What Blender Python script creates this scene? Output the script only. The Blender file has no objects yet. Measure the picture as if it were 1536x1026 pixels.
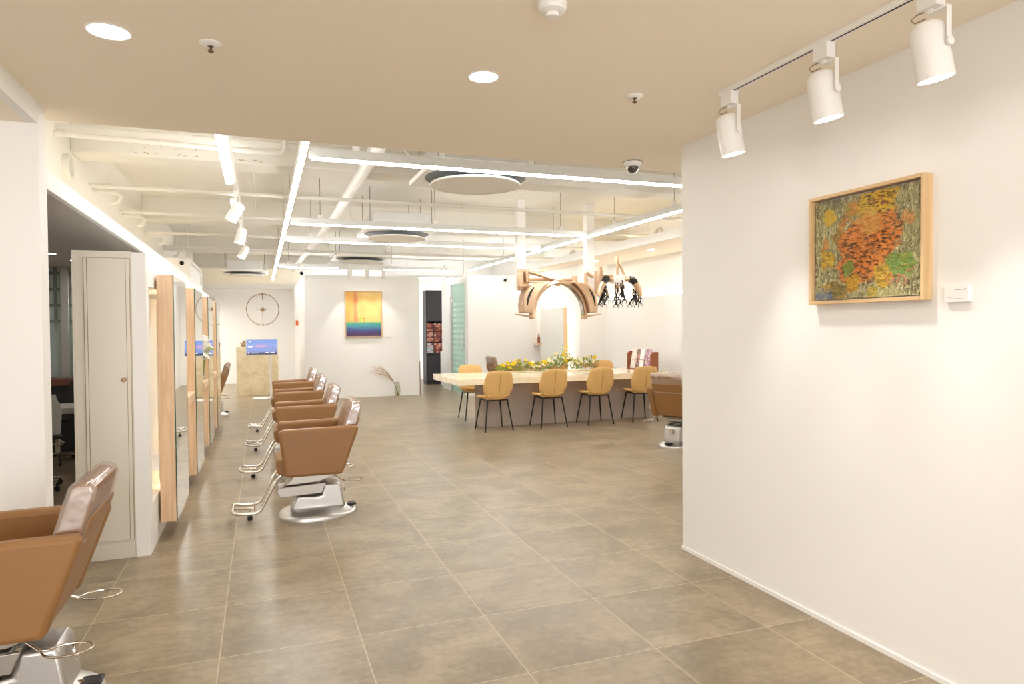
import bpy, bmesh, math, random
from mathutils import Vector, Matrix, Euler
C = bpy.context.scene.collection
PI = math.pi
rnd = random.Random(7)

# ------------------------------------------------------------------ materials
def lin(c):
    return tuple(((v / 255.) / 12.92 if v / 255. <= .04045 else (((v / 255.) + .055) / 1.055) ** 2.4) for v in c)
def mat(name, col, rough=.5, metal=0., spec=.5, emit=None, strength=0., coat=0., bump=None, var=0., var_scale=5., trans=0., ior=1.45, alpha=1.):
    m = bpy.data.materials.new(name); m.use_nodes = True
    nt = m.node_tree; b = nt.nodes['Principled BSDF']
    b.inputs['Base Color'].default_value = (*col, 1)
    b.inputs['Roughness'].default_value = rough
    b.inputs['Metallic'].default_value = metal
    b.inputs['Specular IOR Level'].default_value = spec
    b.inputs['Coat Weight'].default_value = coat
    b.inputs['Transmission Weight'].default_value = trans
    b.inputs['IOR'].default_value = ior
    b.inputs['Alpha'].default_value = alpha
    if emit:
        b.inputs['Emission Color'].default_value = (*emit, 1)
        b.inputs['Emission Strength'].default_value = strength
    tc = nt.nodes.new('ShaderNodeTexCoord')
    if var:
        n = nt.nodes.new('ShaderNodeTexNoise'); n.inputs['Scale'].default_value = var_scale; n.inputs['Detail'].default_value = 5
        nt.links.new(tc.outputs['Object'], n.inputs['Vector'])
        mx = nt.nodes.new('ShaderNodeMix'); mx.data_type = 'RGBA'
        mx.inputs['A'].default_value = (*[max(0, c * (1 - var)) for c in col], 1)
        mx.inputs['B'].default_value = (*[min(1, c * (1 + var)) for c in col], 1)
        nt.links.new(n.outputs['Fac'], mx.inputs['Factor']); nt.links.new(mx.outputs['Result'], b.inputs['Base Color'])
    if bump:
        n = nt.nodes.new('ShaderNodeTexNoise'); n.inputs['Scale'].default_value = bump[0]; n.inputs['Detail'].default_value = 4
        nt.links.new(tc.outputs['Object'], n.inputs['Vector'])
        bp = nt.nodes.new('ShaderNodeBump'); bp.inputs['Strength'].default_value = bump[1]; bp.inputs['Distance'].default_value = bump[2]
        nt.links.new(n.outputs['Fac'], bp.inputs['Height']); nt.links.new(bp.outputs['Normal'], b.inputs['Normal'])
    return m

class NT:
    """small helper for writing node maths"""
    def __init__(s, m): s.m = m; s.nt = m.node_tree; s.b = s.nt.nodes['Principled BSDF']
    def node(s, t): return s.nt.nodes.new(t)
    def put(s, v, sock):
        if hasattr(v, 'is_linked'): s.nt.links.new(v, sock)
        else: sock.default_value = v
    def math(s, op, a, b=0., c=None, clamp=False):
        n = s.node('ShaderNodeMath'); n.operation = op; n.use_clamp = clamp
        s.put(a, n.inputs[0]); s.put(b, n.inputs[1])
        if c is not None: s.put(c, n.inputs[2])
        return n.outputs[0]
    def xyz(s, out='Object'):
        t = s.node('ShaderNodeTexCoord'); x = s.node('ShaderNodeSeparateXYZ'); s.nt.links.new(t.outputs[out], x.inputs[0])
        return t.outputs[out], x.outputs
    def noise(s, vec, scale, detail=4., dist=0.):
        n = s.node('ShaderNodeTexNoise'); n.inputs['Scale'].default_value = scale; n.inputs['Detail'].default_value = detail
        n.inputs['Distortion'].default_value = dist
        s.nt.links.new(vec, n.inputs['Vector']); return n.outputs['Fac']
    def mix(s, f, a, b):
        n = s.node('ShaderNodeMix'); n.data_type = 'RGBA'
        s.put(f, n.inputs['Factor']); s.put(a if hasattr(a, 'is_linked') else (*a, 1), n.inputs['A']); s.put(b if hasattr(b, 'is_linked') else (*b, 1), n.inputs['B'])
        return n.outputs['Result']
    def comb(s, x, y, z):
        n = s.node('ShaderNodeCombineXYZ'); s.put(x, n.inputs[0]); s.put(y, n.inputs[1]); s.put(z, n.inputs[2]); return n.outputs[0]
    def ramp(s, f, a, b):          # smooth 0..1 between a and b
        n = s.node('ShaderNodeMapRange'); n.interpolation_type = 'SMOOTHSTEP'
        s.put(f, n.inputs['Value']); n.inputs['From Min'].default_value = a; n.inputs['From Max'].default_value = b
        return n.outputs['Result']
    def bump(s, h, strength, distance):
        n = s.node('ShaderNodeBump'); n.inputs['Strength'].default_value = strength; n.inputs['Distance'].default_value = distance
        s.put(h, n.inputs['Height']); s.nt.links.new(n.outputs['Normal'], s.b.inputs['Normal'])
    def col(s, c): s.nt.links.new(c, s.b.inputs['Base Color'])

M = {}
M['wall'] = mat('white_paint', (.885, .875, .855), .55, spec=.3, bump=(60, .03, .002))
M['warmwall'] = mat('warm_white_paint', (.87, .845, .79), .6, spec=.2)
M['ceil'] = mat('ceiling_paint', (.95, .87, .75), .8, spec=.1, bump=(40, .03, .002))
M['slabpaint'] = mat('concrete_cream_paint', (.79, .77, .72), .75, spec=.15, bump=(9, .25, .01), var=.05, var_scale=3)
M['greyceil'] = mat('grey_ceiling_paint', (.55, .52, .48), .8, spec=.1)
M['laq'] = mat('beige_lacquer', (.74, .69, .60), .35)
M['groove'] = mat('brass_groove', (.34, .26, .15), .4, .3)
M['white_metal'] = mat('white_powder_coat', (.89, .88, .86), .35)
M['alu'] = mat('aluminium', (.72, .72, .70), .35, .6)
M['wire'] = mat('grey_steel_rod', (.30, .29, .27), .5, .4)
M['chrome'] = mat('chrome', (.70, .66, .60), .14, 1.)
M['brushed'] = mat('brushed_silver', (.58, .572, .555), .36, 1.)
M['steel'] = mat('steel_plate', (.46, .43, .39), .3, .9)
M['black'] = mat('black_rubber', (.012, .012, .012), .5)
M['blackmetal'] = mat('black_metal', (.02, .018, .017), .4, .3)
M['glossblack'] = mat('gloss_black', (.012, .012, .013), .08)
M['tan'] = mat('tan_leather', lin((148, 106, 63)), .42, bump=(420, .10, .001), var=.05, var_scale=2)
M['mustard'] = mat('mustard_leather', lin((224, 182, 116)), .5, bump=(300, .10, .001), var=.04, var_scale=4)
M['mustard_seam'] = mat('mustard_seam', lin((150, 104, 52)), .6)
M['mirror'] = mat('mirror_silver', (.90, .93, .91), .015, 1.)
M['mirror_edge'] = mat('mirror_edge_green', (.03, .10, .075), .15)
M['brass'] = mat('brass', lin((160, 124, 92)), .35, .7)
M['bronze'] = mat('rose_bronze', lin((206, 176, 146)), .32, .75)
M['bronze_dark'] = mat('dark_bronze_metal', lin((170, 140, 112)), .35, .6)  # darker bronze for grilles, clamp bodies and staples
M['clear'] = mat('clear_plastic_hub', (.85, .85, .83), .2)
M['plinth'] = mat('grey_plaster', (.40, .325, .275), .6, var=.10, var_scale=3)
M['darkcab'] = mat('charcoal_laminate', (.030, .030, .033), .4)
M['shelfblack'] = mat('black_shelf', (.012, .011, .011), .6)
M['screenframe'] = mat('white_plastic', (.85, .84, .82), .3)
M['rack'] = mat('walnut_brown', lin((150, 92, 60)), .5, var=.12, var_scale=20)
M['branch'] = mat('dry_twig', lin((120, 82, 58)), .8)
M['twig'] = mat('pale_twig', lin((206, 168, 130)), .8)
M['leaf'] = mat('green_leaf', lin((146, 162, 78)), .55, var=.35, var_scale=9)
M['drydeco'] = mat('dried_petals', lin((206, 160, 110)), .8, var=.2, var_scale=30)
M['yellow'] = mat('yellow_petal', lin((240, 206, 40)), .6, var=.1, var_scale=30)
M['cream'] = mat('cream_petal', lin((246, 238, 200)), .6)
M['whitepetal'] = mat('white_petal', (.88, .87, .82), .6)
M['orange_alarm'] = mat('orange_plastic', lin((224, 110, 40)), .4)
M['sprink'] = mat('sprinkler_brass', lin((110, 90, 66)), .4, .6)
M['counter'] = mat('brown_counter', lin((112, 70, 52)), .4, var=.12, var_scale=12)
M['greytop'] = mat('grey_counter', (.42, .40, .37), .4)
M['chairwhite'] = mat('white_shell', (.62, .60, .56), .4)
M['darkleather'] = mat('black_leather', (.018, .016, .015), .4)
M['paper'] = mat('white_card', (.88, .86, .83), .5)
M['print'] = mat('grey_print', (.45, .42, .40), .6)
M['dust'] = mat('peeled_paint', lin((176, 140, 96)), .9)

def emit_mat(name, col, strength):
    m = mat(name, (.9, .9, .9), .5, emit=col, strength=strength); return m
M['led'] = emit_mat('led_strip', (1, .995, .975), 14.5)
M['cove'] = emit_mat('cove_led', (1, .82, .54), 2.2)
M['backled'] = emit_mat('backlight_led', (1, .76, .44), 3.2)
M['down'] = emit_mat('downlight_lens', (1, .97, .92), 50.)
M['downsmall'] = emit_mat('small_downlight_lens', (1, .95, .87), 40.)
M['spotlens'] = emit_mat('spot_lens', (1, .95, .87), 5.)

# wood
def wood(name, c1, c2, rough=.45, axis='Z'):
    m = mat(name, c1, rough); n = NT(m); v, x = n.xyz()
    mp = n.node('ShaderNodeMapping'); mp.inputs['Scale'].default_value = {'Z': (28, 28, 1.6), 'X': (1.6, 28, 28), 'Y': (28, 1.6, 28)}[axis]
    n.nt.links.new(v, mp.inputs['Vector'])
    f = n.noise(mp.outputs[0], 1.6, 6, .6)
    n.col(n.mix(n.ramp(f, .3, .7), c1, c2)); n.bump(f, .06, .003)
    return m
M['wood'] = wood('oak_veneer', lin((232, 202, 168)), lin((216, 180, 142)))
M['framewood'] = wood('frame_wood', lin((226, 196, 152)), lin((208, 172, 126)))
M['framewood_r'] = wood('frame_wood_rail', lin((226, 196, 152)), lin((208, 172, 126)), axis='X')

# table / desk stone
def stone(name, c1, c2, rough, scale):
    m = mat(name, c1, rough); n = NT(m); v, x = n.xyz()
    f = n.noise(v, scale, 8, .8)
    n.col(n.mix(n.ramp(f, .3, .72), c1, c2)); n.bump(f, .05, .003)
    return m
M['travertine'] = stone('travertine_top', lin((254, 246, 226)), lin((244, 228, 196)), .12, 5)
M['limestone'] = stone('limestone_panel', lin((244, 230, 198)), lin((226, 206, 164)), .4, 6)

# floor tiles
def floor_mat():
    m = mat('porcelain_tile', (.3, .25, .2), .32, spec=.5); n = NT(m); v, x = n.xyz()
    fx = n.math('DIVIDE', n.math('SUBTRACT', x[0], .413), .6); fy = n.math('DIVIDE', n.math('SUBTRACT', x[1], 3.18), .6)
    ex = n.math('ABSOLUTE', n.math('SUBTRACT', n.math('FRACT', n.math('ADD', fx, .5)), .5))
    ey = n.math('ABSOLUTE', n.math('SUBTRACT', n.math('FRACT', n.math('ADD', fy, .5)), .5))
    g = n.math('LESS_THAN', n.math('MINIMUM', ex, ey), .0038)
    cell = n.comb(n.math('FLOOR', fx), n.math('FLOOR', fy), 0.)
    wn = n.node('ShaderNodeTexWhiteNoise'); n.nt.links.new(cell, wn.inputs['Vector'])
    off = n.node('ShaderNodeVectorMath'); off.operation = 'MULTIPLY_ADD'
    n.nt.links.new(wn.outputs['Color'], off.inputs[0]); off.inputs[1].default_value = (9, 9, 9); n.nt.links.new(v, off.inputs[2])
    f1 = n.math('ADD', n.math('MULTIPLY', n.noise(off.outputs[0], 3.2, 8, .3), .65), n.math('MULTIPLY', n.noise(off.outputs[0], 26., 6, .5), .35))
    mp = n.node('ShaderNodeMapping'); mp.inputs['Scale'].default_value = (3, 14, 1); n.nt.links.new(off.outputs[0], mp.inputs['Vector'])
    f2 = n.noise(mp.outputs[0], 1.8, 6, .5)
    a, b = lin((129, 115, 93)), lin((168, 151, 125))
    c = n.mix(n.ramp(f1, .32, .68), a, b)
    c = n.mix(n.math('MULTIPLY', n.ramp(f2, .42, .75), .35), c, lin((120, 107, 89)))
    tone = n.math('MULTIPLY_ADD', wn.outputs['Value'], .12, -.02)
    c = n.mix(tone, c, lin((102, 89, 72)))
    n.col(n.mix(g, c, lin((190, 172, 144))))
    r = n.math('MULTIPLY_ADD', f1, .16, .24); n.nt.links.new(r, n.b.inputs['Roughness'])
    n.bump(n.math('SUBTRACT', n.math('MULTIPLY', f2, .15), g), .12, .002)
    return m
M['floor'] = floor_mat()

# clear plastic film over the chair backs
def film_mat():
    m = bpy.data.materials.new('clear_plastic_film'); m.use_nodes = True; nt = m.node_tree
    nt.nodes.remove(nt.nodes['Principled BSDF']); out = nt.nodes['Material Output']
    tr = nt.nodes.new('ShaderNodeBsdfTransparent'); tr.inputs['Color'].default_value = (.93, .88, .85, 1)
    gl = nt.nodes.new('ShaderNodeBsdfGlossy'); gl.inputs['Roughness'].default_value = .07; gl.inputs['Color'].default_value = (1, .98, .97, 1)
    df = nt.nodes.new('ShaderNodeBsdfDiffuse'); df.inputs['Color'].default_value = (.80, .72, .68, 1)
    tc = nt.nodes.new('ShaderNodeTexCoord'); n = nt.nodes.new('ShaderNodeTexNoise'); n.inputs['Scale'].default_value = 6; n.inputs['Detail'].default_value = 3
    nt.links.new(tc.outputs['Object'], n.inputs['Vector'])
    bp = nt.nodes.new('ShaderNodeBump'); bp.inputs['Strength'].default_value = .45; bp.inputs['Distance'].default_value = .02
    nt.links.new(n.outputs['Fac'], bp.inputs['Height']); nt.links.new(bp.outputs['Normal'], gl.inputs['Normal'])
    a = nt.nodes.new('ShaderNodeMixShader'); a.inputs[0].default_value = .10
    nt.links.new(tr.outputs[0], a.inputs[1]); nt.links.new(df.outputs[0], a.inputs[2])
    b = nt.nodes.new('ShaderNodeMixShader'); b.inputs[0].default_value = .24
    nt.links.new(a.outputs[0], b.inputs[1]); nt.links.new(gl.outputs[0], b.inputs[2]); nt.links.new(b.outputs[0], out.inputs['Surface'])
    return m
M['film'] = film_mat()

# glass with a film of small pale dashes
def glass_mat(name, tint, rough, frost, dashes=False):
    m = bpy.data.materials.new(name); m.use_nodes = True; nt = m.node_tree
    nt.nodes.remove(nt.nodes['Principled BSDF']); out = nt.nodes['Material Output']
    tr = nt.nodes.new('ShaderNodeBsdfTransparent'); tr.inputs['Color'].default_value = (*tint, 1)
    gl = nt.nodes.new('ShaderNodeBsdfGlossy'); gl.inputs['Roughness'].default_value = rough
    df = nt.nodes.new('ShaderNodeBsdfDiffuse'); df.inputs['Color'].default_value = (*[min(1, t * .9) for t in tint], 1)
    a = nt.nodes.new('ShaderNodeMixShader'); a.inputs[0].default_value = frost
    nt.links.new(tr.outputs[0], a.inputs[1]); nt.links.new(df.outputs[0], a.inputs[2])
    b = nt.nodes.new('ShaderNodeMixShader'); b.inputs[0].default_value = .08
    nt.links.new(a.outputs[0], b.inputs[1]); nt.links.new(gl.outputs[0], b.inputs[2])
    last = b
    if dashes:
        tc = nt.nodes.new('ShaderNodeTexCoord'); sp = nt.nodes.new('ShaderNodeSeparateXYZ'); nt.links.new(tc.outputs['Object'], sp.inputs[0])
        def mth(op, x, y):
            k = nt.nodes.new('ShaderNodeMath'); k.operation = op
            for q, val in enumerate((x, y)):
                if isinstance(val, (int, float)): k.inputs[q].default_value = val
                else: nt.links.new(val, k.inputs[q])
            return k.outputs[0]
        fz = mth('FRACT', mth('MULTIPLY', sp.outputs[2], 8.3), 0); fy = mth('FRACT', mth('MULTIPLY', sp.outputs[1], 7.), 0)
        k = mth('MULTIPLY', mth('LESS_THAN', fz, .5), mth('LESS_THAN', fy, .62))
        band = mth('MULTIPLY', mth('LESS_THAN', sp.outputs[2], 1.98), mth('GREATER_THAN', sp.outputs[2], .1))
        k = mth('MULTIPLY', mth('MULTIPLY', k, band), .28)
        wd = nt.nodes.new('ShaderNodeBsdfDiffuse'); wd.inputs['Color'].default_value = (.80, .88, .83, 1)
        c = nt.nodes.new('ShaderNodeMixShader'); nt.links.new(k, c.inputs[0]); nt.links.new(b.outputs[0], c.inputs[1]); nt.links.new(wd.outputs[0], c.inputs[2]); last = c
    nt.links.new(last.outputs[0], out.inputs['Surface'])
    return m
M['greenglass'] = glass_mat('green_tinted_glass', (.60, .74, .68), .05, .40, True)
M['vaseglass'] = glass_mat('olive_vase_glass', (.93, .935, .88), .05, .03)
M['vaseclear'] = glass_mat('clear_vase_glass', (.93, .95, .94), .03, .05)
def glassblock_mat():
    m = mat('ribbed_glass_wall', (.50, .55, .53), .12); n = NT(m); v, x = n.xyz()
    fz = n.math('ABSOLUTE', n.math('SUBTRACT', n.math('FRACT', n.math('MULTIPLY', x[2], 5.2)), .5))
    fx = n.math('ABSOLUTE', n.math('SUBTRACT', n.math('FRACT', n.math('MULTIPLY', x[0], 5.2)), .5))
    up = n.ramp(x[2], 1.35, 1.62)
    e = n.math('MULTIPLY', n.math('GREATER_THAN', n.math('MAXIMUM', fz, fx), .40), up)
    ring = n.math('MULTIPLY', n.math('LESS_THAN', n.math('ADD', n.math('MULTIPLY', fz, fz), n.math('MULTIPLY', fx, fx)), .05), up)
    c = n.mix(e, (.46, .52, .50), (.22, .24, .22)); n.col(n.mix(n.math('MULTIPLY', ring, .5), c, (.66, .70, .62)))
    n.bump(n.math('MULTIPLY', fz, up), .5, .02)
    return m
M['glassblock'] = glassblock_mat()

# pictures
def mat_painting_abstract():
    """canvas is local: x along the wall 0..W, z 0..Hh"""
    m = mat('thick_oil_paint', (.3, .3, .2), .5); n = NT(m); v, x = n.xyz()
    W, Hh = .585, .49
    mp = n.node('ShaderNodeMapping'); mp.inputs['Scale'].default_value = (130, 130, 26); n.nt.links.new(v, mp.inputs['Vector'])
    f1 = n.noise(mp.outputs[0], 1, 4, 1.2)
    f2 = n.noise(v, 9, 5, .6); f3 = n.noise(v, 46, 6, 1.4)
    c = n.mix(n.ramp(f2, .32, .66), lin((128, 122, 88)), lin((184, 178, 124)))
    c = n.mix(n.ramp(f1, .52, .62), c, lin((214, 204, 158)))
    c = n.mix(n.ramp(f1, .44, .34), c, lin((92, 78, 56)))
    topd = n.math('MULTIPLY', n.ramp(x[2], .30, .48), n.ramp(f3, .42, .56)); c = n.mix(n.math('MULTIPLY', topd, .55), c, lin((92, 70, 56)))
    wig = n.math('MULTIPLY', n.math('SUBTRACT', n.noise(v, 30, 4, .5), .5), .10)
    mh = n.node('ShaderNodeMapping'); mh.inputs['Scale'].default_value = (26, 1, 80); n.nt.links.new(v, mh.inputs['Vector']); f4 = n.noise(mh.outputs[0], 1., 4, 1.6)
    def spot(c, u, w, r, col, col2, amt=.9, sx=1.):
        dx = n.math('MULTIPLY', n.math('SUBTRACT', x[0], u * W), 1. / sx); dz = n.math('SUBTRACT', x[2], w * Hh)
        d = n.math('SQRT', n.math('ADD', n.math('MULTIPLY', dx, dx), n.math('MULTIPLY', dz, dz)))
        d = n.math('ADD', d, n.math('MULTIPLY', wig, .8))
        k = n.math('MULTIPLY', n.ramp(d, r, r * .82), amt)
        tone = n.mix(n.ramp(f4, .46, .60), col, col2)
        return n.mix(k, c, tone)
    Y1, Y2 = lin((218, 176, 52)), lin((170, 138, 58)); O1, O2 = lin((232, 140, 62)), lin((104, 70, 40)); G1, G2 = lin((116, 156, 72)), lin((150, 150, 60))
    for u, w, r, a, b, amt, sx in ((.15, .76, .042, Y1, lin((206, 186, 90)), .9, 1), (.25, .56, .045, lin((150, 112, 40)), Y2, .8, 1), (.10, .51, .030, O1, Y2, .7, .8), (.12, .38, .046, Y1, Y2, .95, 1),
                                   (.36, .80, .042, Y2, O1, .8, 1), (.28, .68, .03, O1, Y2, .6, 1), (.62, .83, .055, Y1, O1, .9, 1), (.70, .92, .045, Y1, Y2, .7, 1.2), (.83, .66, .034, O1, Y2, .6, 1),
                                   (.58, .80, .09, Y1, O2, .85, 1.2), (.48, .46, .135, O1, O2, .92, 1.15), (.66, .56, .10, O1, O2, .9, .9), (.52, .66, .06, lin((210, 170, 90)), O1, .7, 1.2), (.42, .27, .085, O1, O2, .85, 1.5),
                                   (.33, .27, .040, G1, G2, .9, .8), (.78, .27, .060, G1, G2, .9, 1.2), (.64, .17, .055, Y1, Y2, .95, .95), (.37, .14, .042, Y1, lin((196, 130, 40)), .95, .9), (.22, .07, .05, lin((110, 96, 40)), Y2, .85, 1),
                                   (.11, .09, .03, Y2, Y1, .8, 1), (.55, .03, .04, lin((140, 140, 50)), Y1, .8, .8), (.09, .0, .05, lin((70, 96, 140)), lin((150, 150, 130)), .7, 1.4)):
        c = spot(c, u, w, r, a, b, amt, sx)
    n.col(c); n.bump(n.math('ADD', n.math('MULTIPLY', f1, .8), n.math('MULTIPLY', f3, 1.2)), .9, .012)
    return m
def mat_painting_sea():
    m = mat('bright_oil_paint', (.8, .6, .2), .55); n = NT(m); v, x = n.xyz()
    f = n.noise(v, 6, 4, .3)
    mp = n.node('ShaderNodeMapping'); mp.inputs['Scale'].default_value = (4, 1, 40); n.nt.links.new(v, mp.inputs['Vector']); fh = n.noise(mp.outputs[0], 1, 5, .4)
    sky = n.mix(n.ramp(x[0], 0., .42), lin((232, 172, 88)), lin((240, 202, 124)))
    sky = n.mix(n.math('MULTIPLY', n.ramp(f, .4, .7), .3), sky, lin((244, 216, 150)))
    band = n.math('MULTIPLY', n.ramp(x[0], .148, .156), n.ramp(x[0], .235, .227)); sky = n.mix(n.math('MULTIPLY', band, .9), sky, lin((232, 150, 104)))
    zz = n.math('ADD', x[2], n.math('MULTIPLY', n.math('SUBTRACT', fh, .5), .14))
    sea = n.mix(n.ramp(zz, .03, .15), lin((82, 56, 92)), lin((70, 88, 146)))
    sea = n.mix(n.ramp(zz, .12, .22), sea, lin((78, 150, 164))); sea = n.mix(n.ramp(zz, .235, .29), sea, lin((116, 186, 112)))
    c = n.mix(n.math('GREATER_THAN', x[2], .295), sea, sky)
    for u0, u1, col in ((.285, .325, lin((170, 206, 70))), (.335, .375, lin((244, 150, 80)))):
        k = n.math('MULTIPLY', n.math('MULTIPLY', n.math('GREATER_THAN', x[0], u0), n.math('LESS_THAN', x[0], u1)), n.math('MULTIPLY', n.math('GREATER_THAN', x[2], .295), n.math('LESS_THAN', x[2], .385)))
        hole = n.math('MULTIPLY', n.math('LESS_THAN', n.math('ABSOLUTE', n.math('SUBTRACT', x[0], .332)), .026), n.math('LESS_THAN', x[2], .355))
        c = n.mix(n.math('MULTIPLY', k, n.math('SUBTRACT', 1., hole)), c, col)
    n.col(c); n.bump(fh, .2, .004)
    return m
def mat_screen():
    m = mat('screen_picture', (.02, .02, .03), .15); n = NT(m); v, x = n.xyz()
    W, Hh = .56, .30
    u = n.math('DIVIDE', x[0], W); w = n.math('DIVIDE', x[2], Hh)
    c = n.mix(n.ramp(w, .1, .95), lin((160, 180, 222)), lin((104, 136, 204)))
    hor = n.math('MULTIPLY_ADD', n.math('MULTIPLY', n.math('SUBTRACT', u, .5), n.math('SUBTRACT', u, .5)), -.7, .72)
    c = n.mix(n.ramp(n.math('SUBTRACT', hor, w), 0., .02), c, lin((122, 140, 200)))
    pk = n.math('MULTIPLY', n.math('MULTIPLY', n.ramp(u, .22, .38), n.ramp(u, .76, .6)), n.math('MULTIPLY', n.ramp(w, .42, .58), n.ramp(w, .72, .62)))
    c = n.mix(n.math('MULTIPLY', pk, .5), c, lin((236, 150, 190)))
    c = n.mix(n.ramp(w, .22, .10), c, lin((44, 44, 76)))
    n.nt.links.new(c, n.b.inputs['Emission Color']); n.b.inputs['Emission Strength'].default_value = .40
    return m
M['abstract'] = mat_painting_abstract(); M['sea'] = mat_painting_sea(); M['screen'] = mat_screen()
def grille_mat():
    m = mat('perforated_white_panel', (.74, .72, .69), .5); n = NT(m); v, x = n.xyz()
    a = n.math('FRACT', n.math('MULTIPLY', n.math('ADD', x[0], x[1]), 26.)); b = n.math('FRACT', n.math('MULTIPLY', n.math('SUBTRACT', x[0], x[1]), 26.))
    k = n.math('MULTIPLY', n.math('LESS_THAN', a, .5), n.math('LESS_THAN', b, .5))
    n.col(n.mix(k, (.95, .93, .90), (.74, .70, .66)))
    return m
M['grille'] = grille_mat(); M['acwhite'] = mat('cassette_white', (.95, .94, .92), .4); M['slotgrey'] = mat('slot_grey', (.26, .27, .29), .5)

# ------------------------------------------------------------------ mesh helpers
class MB:
    def __init__(s): s.bm = bmesh.new()
    def box(s, lo, hi, mtx=None):
        x0, y0, z0 = lo; x1, y1, z1 = hi
        vs = [s.bm.verts.new(p) for p in ((x0, y0, z0), (x1, y0, z0), (x1, y1, z0), (x0, y1, z0), (x0, y0, z1), (x1, y0, z1), (x1, y1, z1), (x0, y1, z1))]
        if mtx is not None:
            for v in vs: v.co = mtx @ v.co
        for f in ((0, 3, 2, 1), (4, 5, 6, 7), (0, 1, 5, 4), (1, 2, 6, 5), (2, 3, 7, 6), (3, 0, 4, 7)): s.bm.faces.new([vs[i] for i in f])
        return s
    def prism(s, poly, axis, a, b):
        """poly in the two other axes, counter-clockwise or not; axis 0,1,2"""
        def P(p, t):
            return {0: (t, p[0], p[1]), 1: (p[0], t, p[1]), 2: (p[0], p[1], t)}[axis]
        A = [s.bm.verts.new(P(p, a)) for p in poly]; B = [s.bm.verts.new(P(p, b)) for p in poly]
        n = len(poly); s.bm.faces.new(A); s.bm.faces.new(B[::-1])
        for i in range(n): s.bm.faces.new((A[i], B[i], B[(i + 1) % n], A[(i + 1) % n]))
        return s
    def tube(s, pts, r, seg=10, closed=False, cap=True):
        pts = [Vector(p) for p in pts]; n = len(pts); rs = r if isinstance(r, (list, tuple)) else [r] * n
        rings = []; up = None
        for i, p in enumerate(pts):
            if closed: d = pts[(i + 1) % n] - pts[i - 1]
            else: d = pts[min(i + 1, n - 1)] - pts[max(i - 1, 0)]
            d.normalize()
            if up is None:
                up = Vector((0, 0, 1)) if abs(d.z) < .9 else Vector((1, 0, 0))
            a = (up - d * up.dot(d))
            if a.length < 1e-4: a = d.orthogonal()
            a.normalize(); b = d.cross(a); up = a
            rings.append([s.bm.verts.new(p + (a * math.cos(2 * PI * k / seg) + b * math.sin(2 * PI * k / seg)) * rs[i]) for k in range(seg)])
        m = n if closed else n - 1
        for i in range(m):
            R, Q = rings[i], rings[(i + 1) % n]
            for k in range(seg): s.bm.faces.new((R[k], R[(k + 1) % seg], Q[(k + 1) % seg], Q[k]))
        if cap and not closed: s.bm.faces.new(rings[0][::-1]); s.bm.faces.new(rings[-1])
        return s
    def lathe(s, prof, seg=24, c=(0, 0, 0), mtx=None, sx=1., sy=1.):
        """prof: (r,z) list; r=0 ends are closed"""
        rings = []
        for r, z in prof:
            if r < 1e-6: rings.append([s.bm.verts.new((c[0], c[1], c[2] + z))])
            else: rings.append([s.bm.verts.new((c[0] + r * sx * math.cos(2 * PI * k / seg), c[1] + r * sy * math.sin(2 * PI * k / seg), c[2] + z)) for k in range(seg)])
        if mtx is not None:
            for R in rings:
                for v in R: v.co = mtx @ v.co
        for R, Q in zip(rings, rings[1:]):
            for k in range(seg):
                k2 = (k + 1) % seg
                if len(R) == 1 and len(Q) == 1: continue
                if len(R) == 1: s.bm.faces.new((R[0], Q[k2], Q[k]))
                elif len(Q) == 1: s.bm.faces.new((R[k], R[k2], Q[0]))
                else: s.bm.faces.new((R[k], R[k2], Q[k2], Q[k]))
        return s
    def shell(s, pos, t, nu=12, nv=14):
        """pos(u,v) -> point on mid surface, t thickness; closed sheet"""
        P = [[Vector(pos(-1 + 2 * i / nu, j / nv)) for i in range(nu + 1)] for j in range(nv + 1)]
        def nrm(i, j):
            a = P[j][min(i + 1, nu)] - P[j][max(i - 1, 0)]; b = P[min(j + 1, nv)][i] - P[max(j - 1, 0)][i]
            n = a.cross(b); return n.normalized() if n.length > 1e-9 else Vector((0, 0, 1))
        T = [[None] * (nu + 1) for _ in range(nv + 1)]; B = [[None] * (nu + 1) for _ in range(nv + 1)]
        for j in range(nv + 1):
            for i in range(nu + 1):
                e = min(i, nu - i, j, nv - j); k = .35 if e == 0 else (.8 if e == 1 else 1.)
                n = nrm(i, j) * t / 2 * k
                T[j][i] = s.bm.verts.new(P[j][i] + n); B[j][i] = s.bm.verts.new(P[j][i] - n)
        for j in range(nv):
            for i in range(nu):
                s.bm.faces.new((T[j][i], T[j][i + 1], T[j + 1][i + 1], T[j + 1][i])); s.bm.faces.new((B[j][i], B[j + 1][i], B[j + 1][i + 1], B[j][i + 1]))
        for i in range(nu):
            s.bm.faces.new((T[0][i], B[0][i], B[0][i + 1], T[0][i + 1])); s.bm.faces.new((T[nv][i], T[nv][i + 1], B[nv][i + 1], B[nv][i]))
        for j in range(nv):
            s.bm.faces.new((T[j][0], T[j + 1][0], B[j + 1][0], B[j][0])); s.bm.faces.new((T[j][nu], B[j][nu], B[j + 1][nu], T[j + 1][nu]))
        return s
    def build(s, name, m, parent=None, smooth=False, bevel=0., seg=2, loc=None, sub=0):
        bmesh.ops.recalc_face_normals(s.bm, faces=s.bm.faces)
        me = bpy.data.meshes.new(name); s.bm.to_mesh(me); s.bm.free()
        o = bpy.data.objects.new(name, me); C.objects.link(o); me.materials.append(m)
        if loc: o.location = loc
        if parent: o.parent = parent
        if bevel:
            b = o.modifiers.new('bevel', 'BEVEL'); b.width = bevel; b.segments = seg; b.limit_method = 'ANGLE'; b.angle_limit = math.radians(40)
        if sub:
            q = o.modifiers.new('sub', 'SUBSURF'); q.levels = sub; q.render_levels = sub
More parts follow.
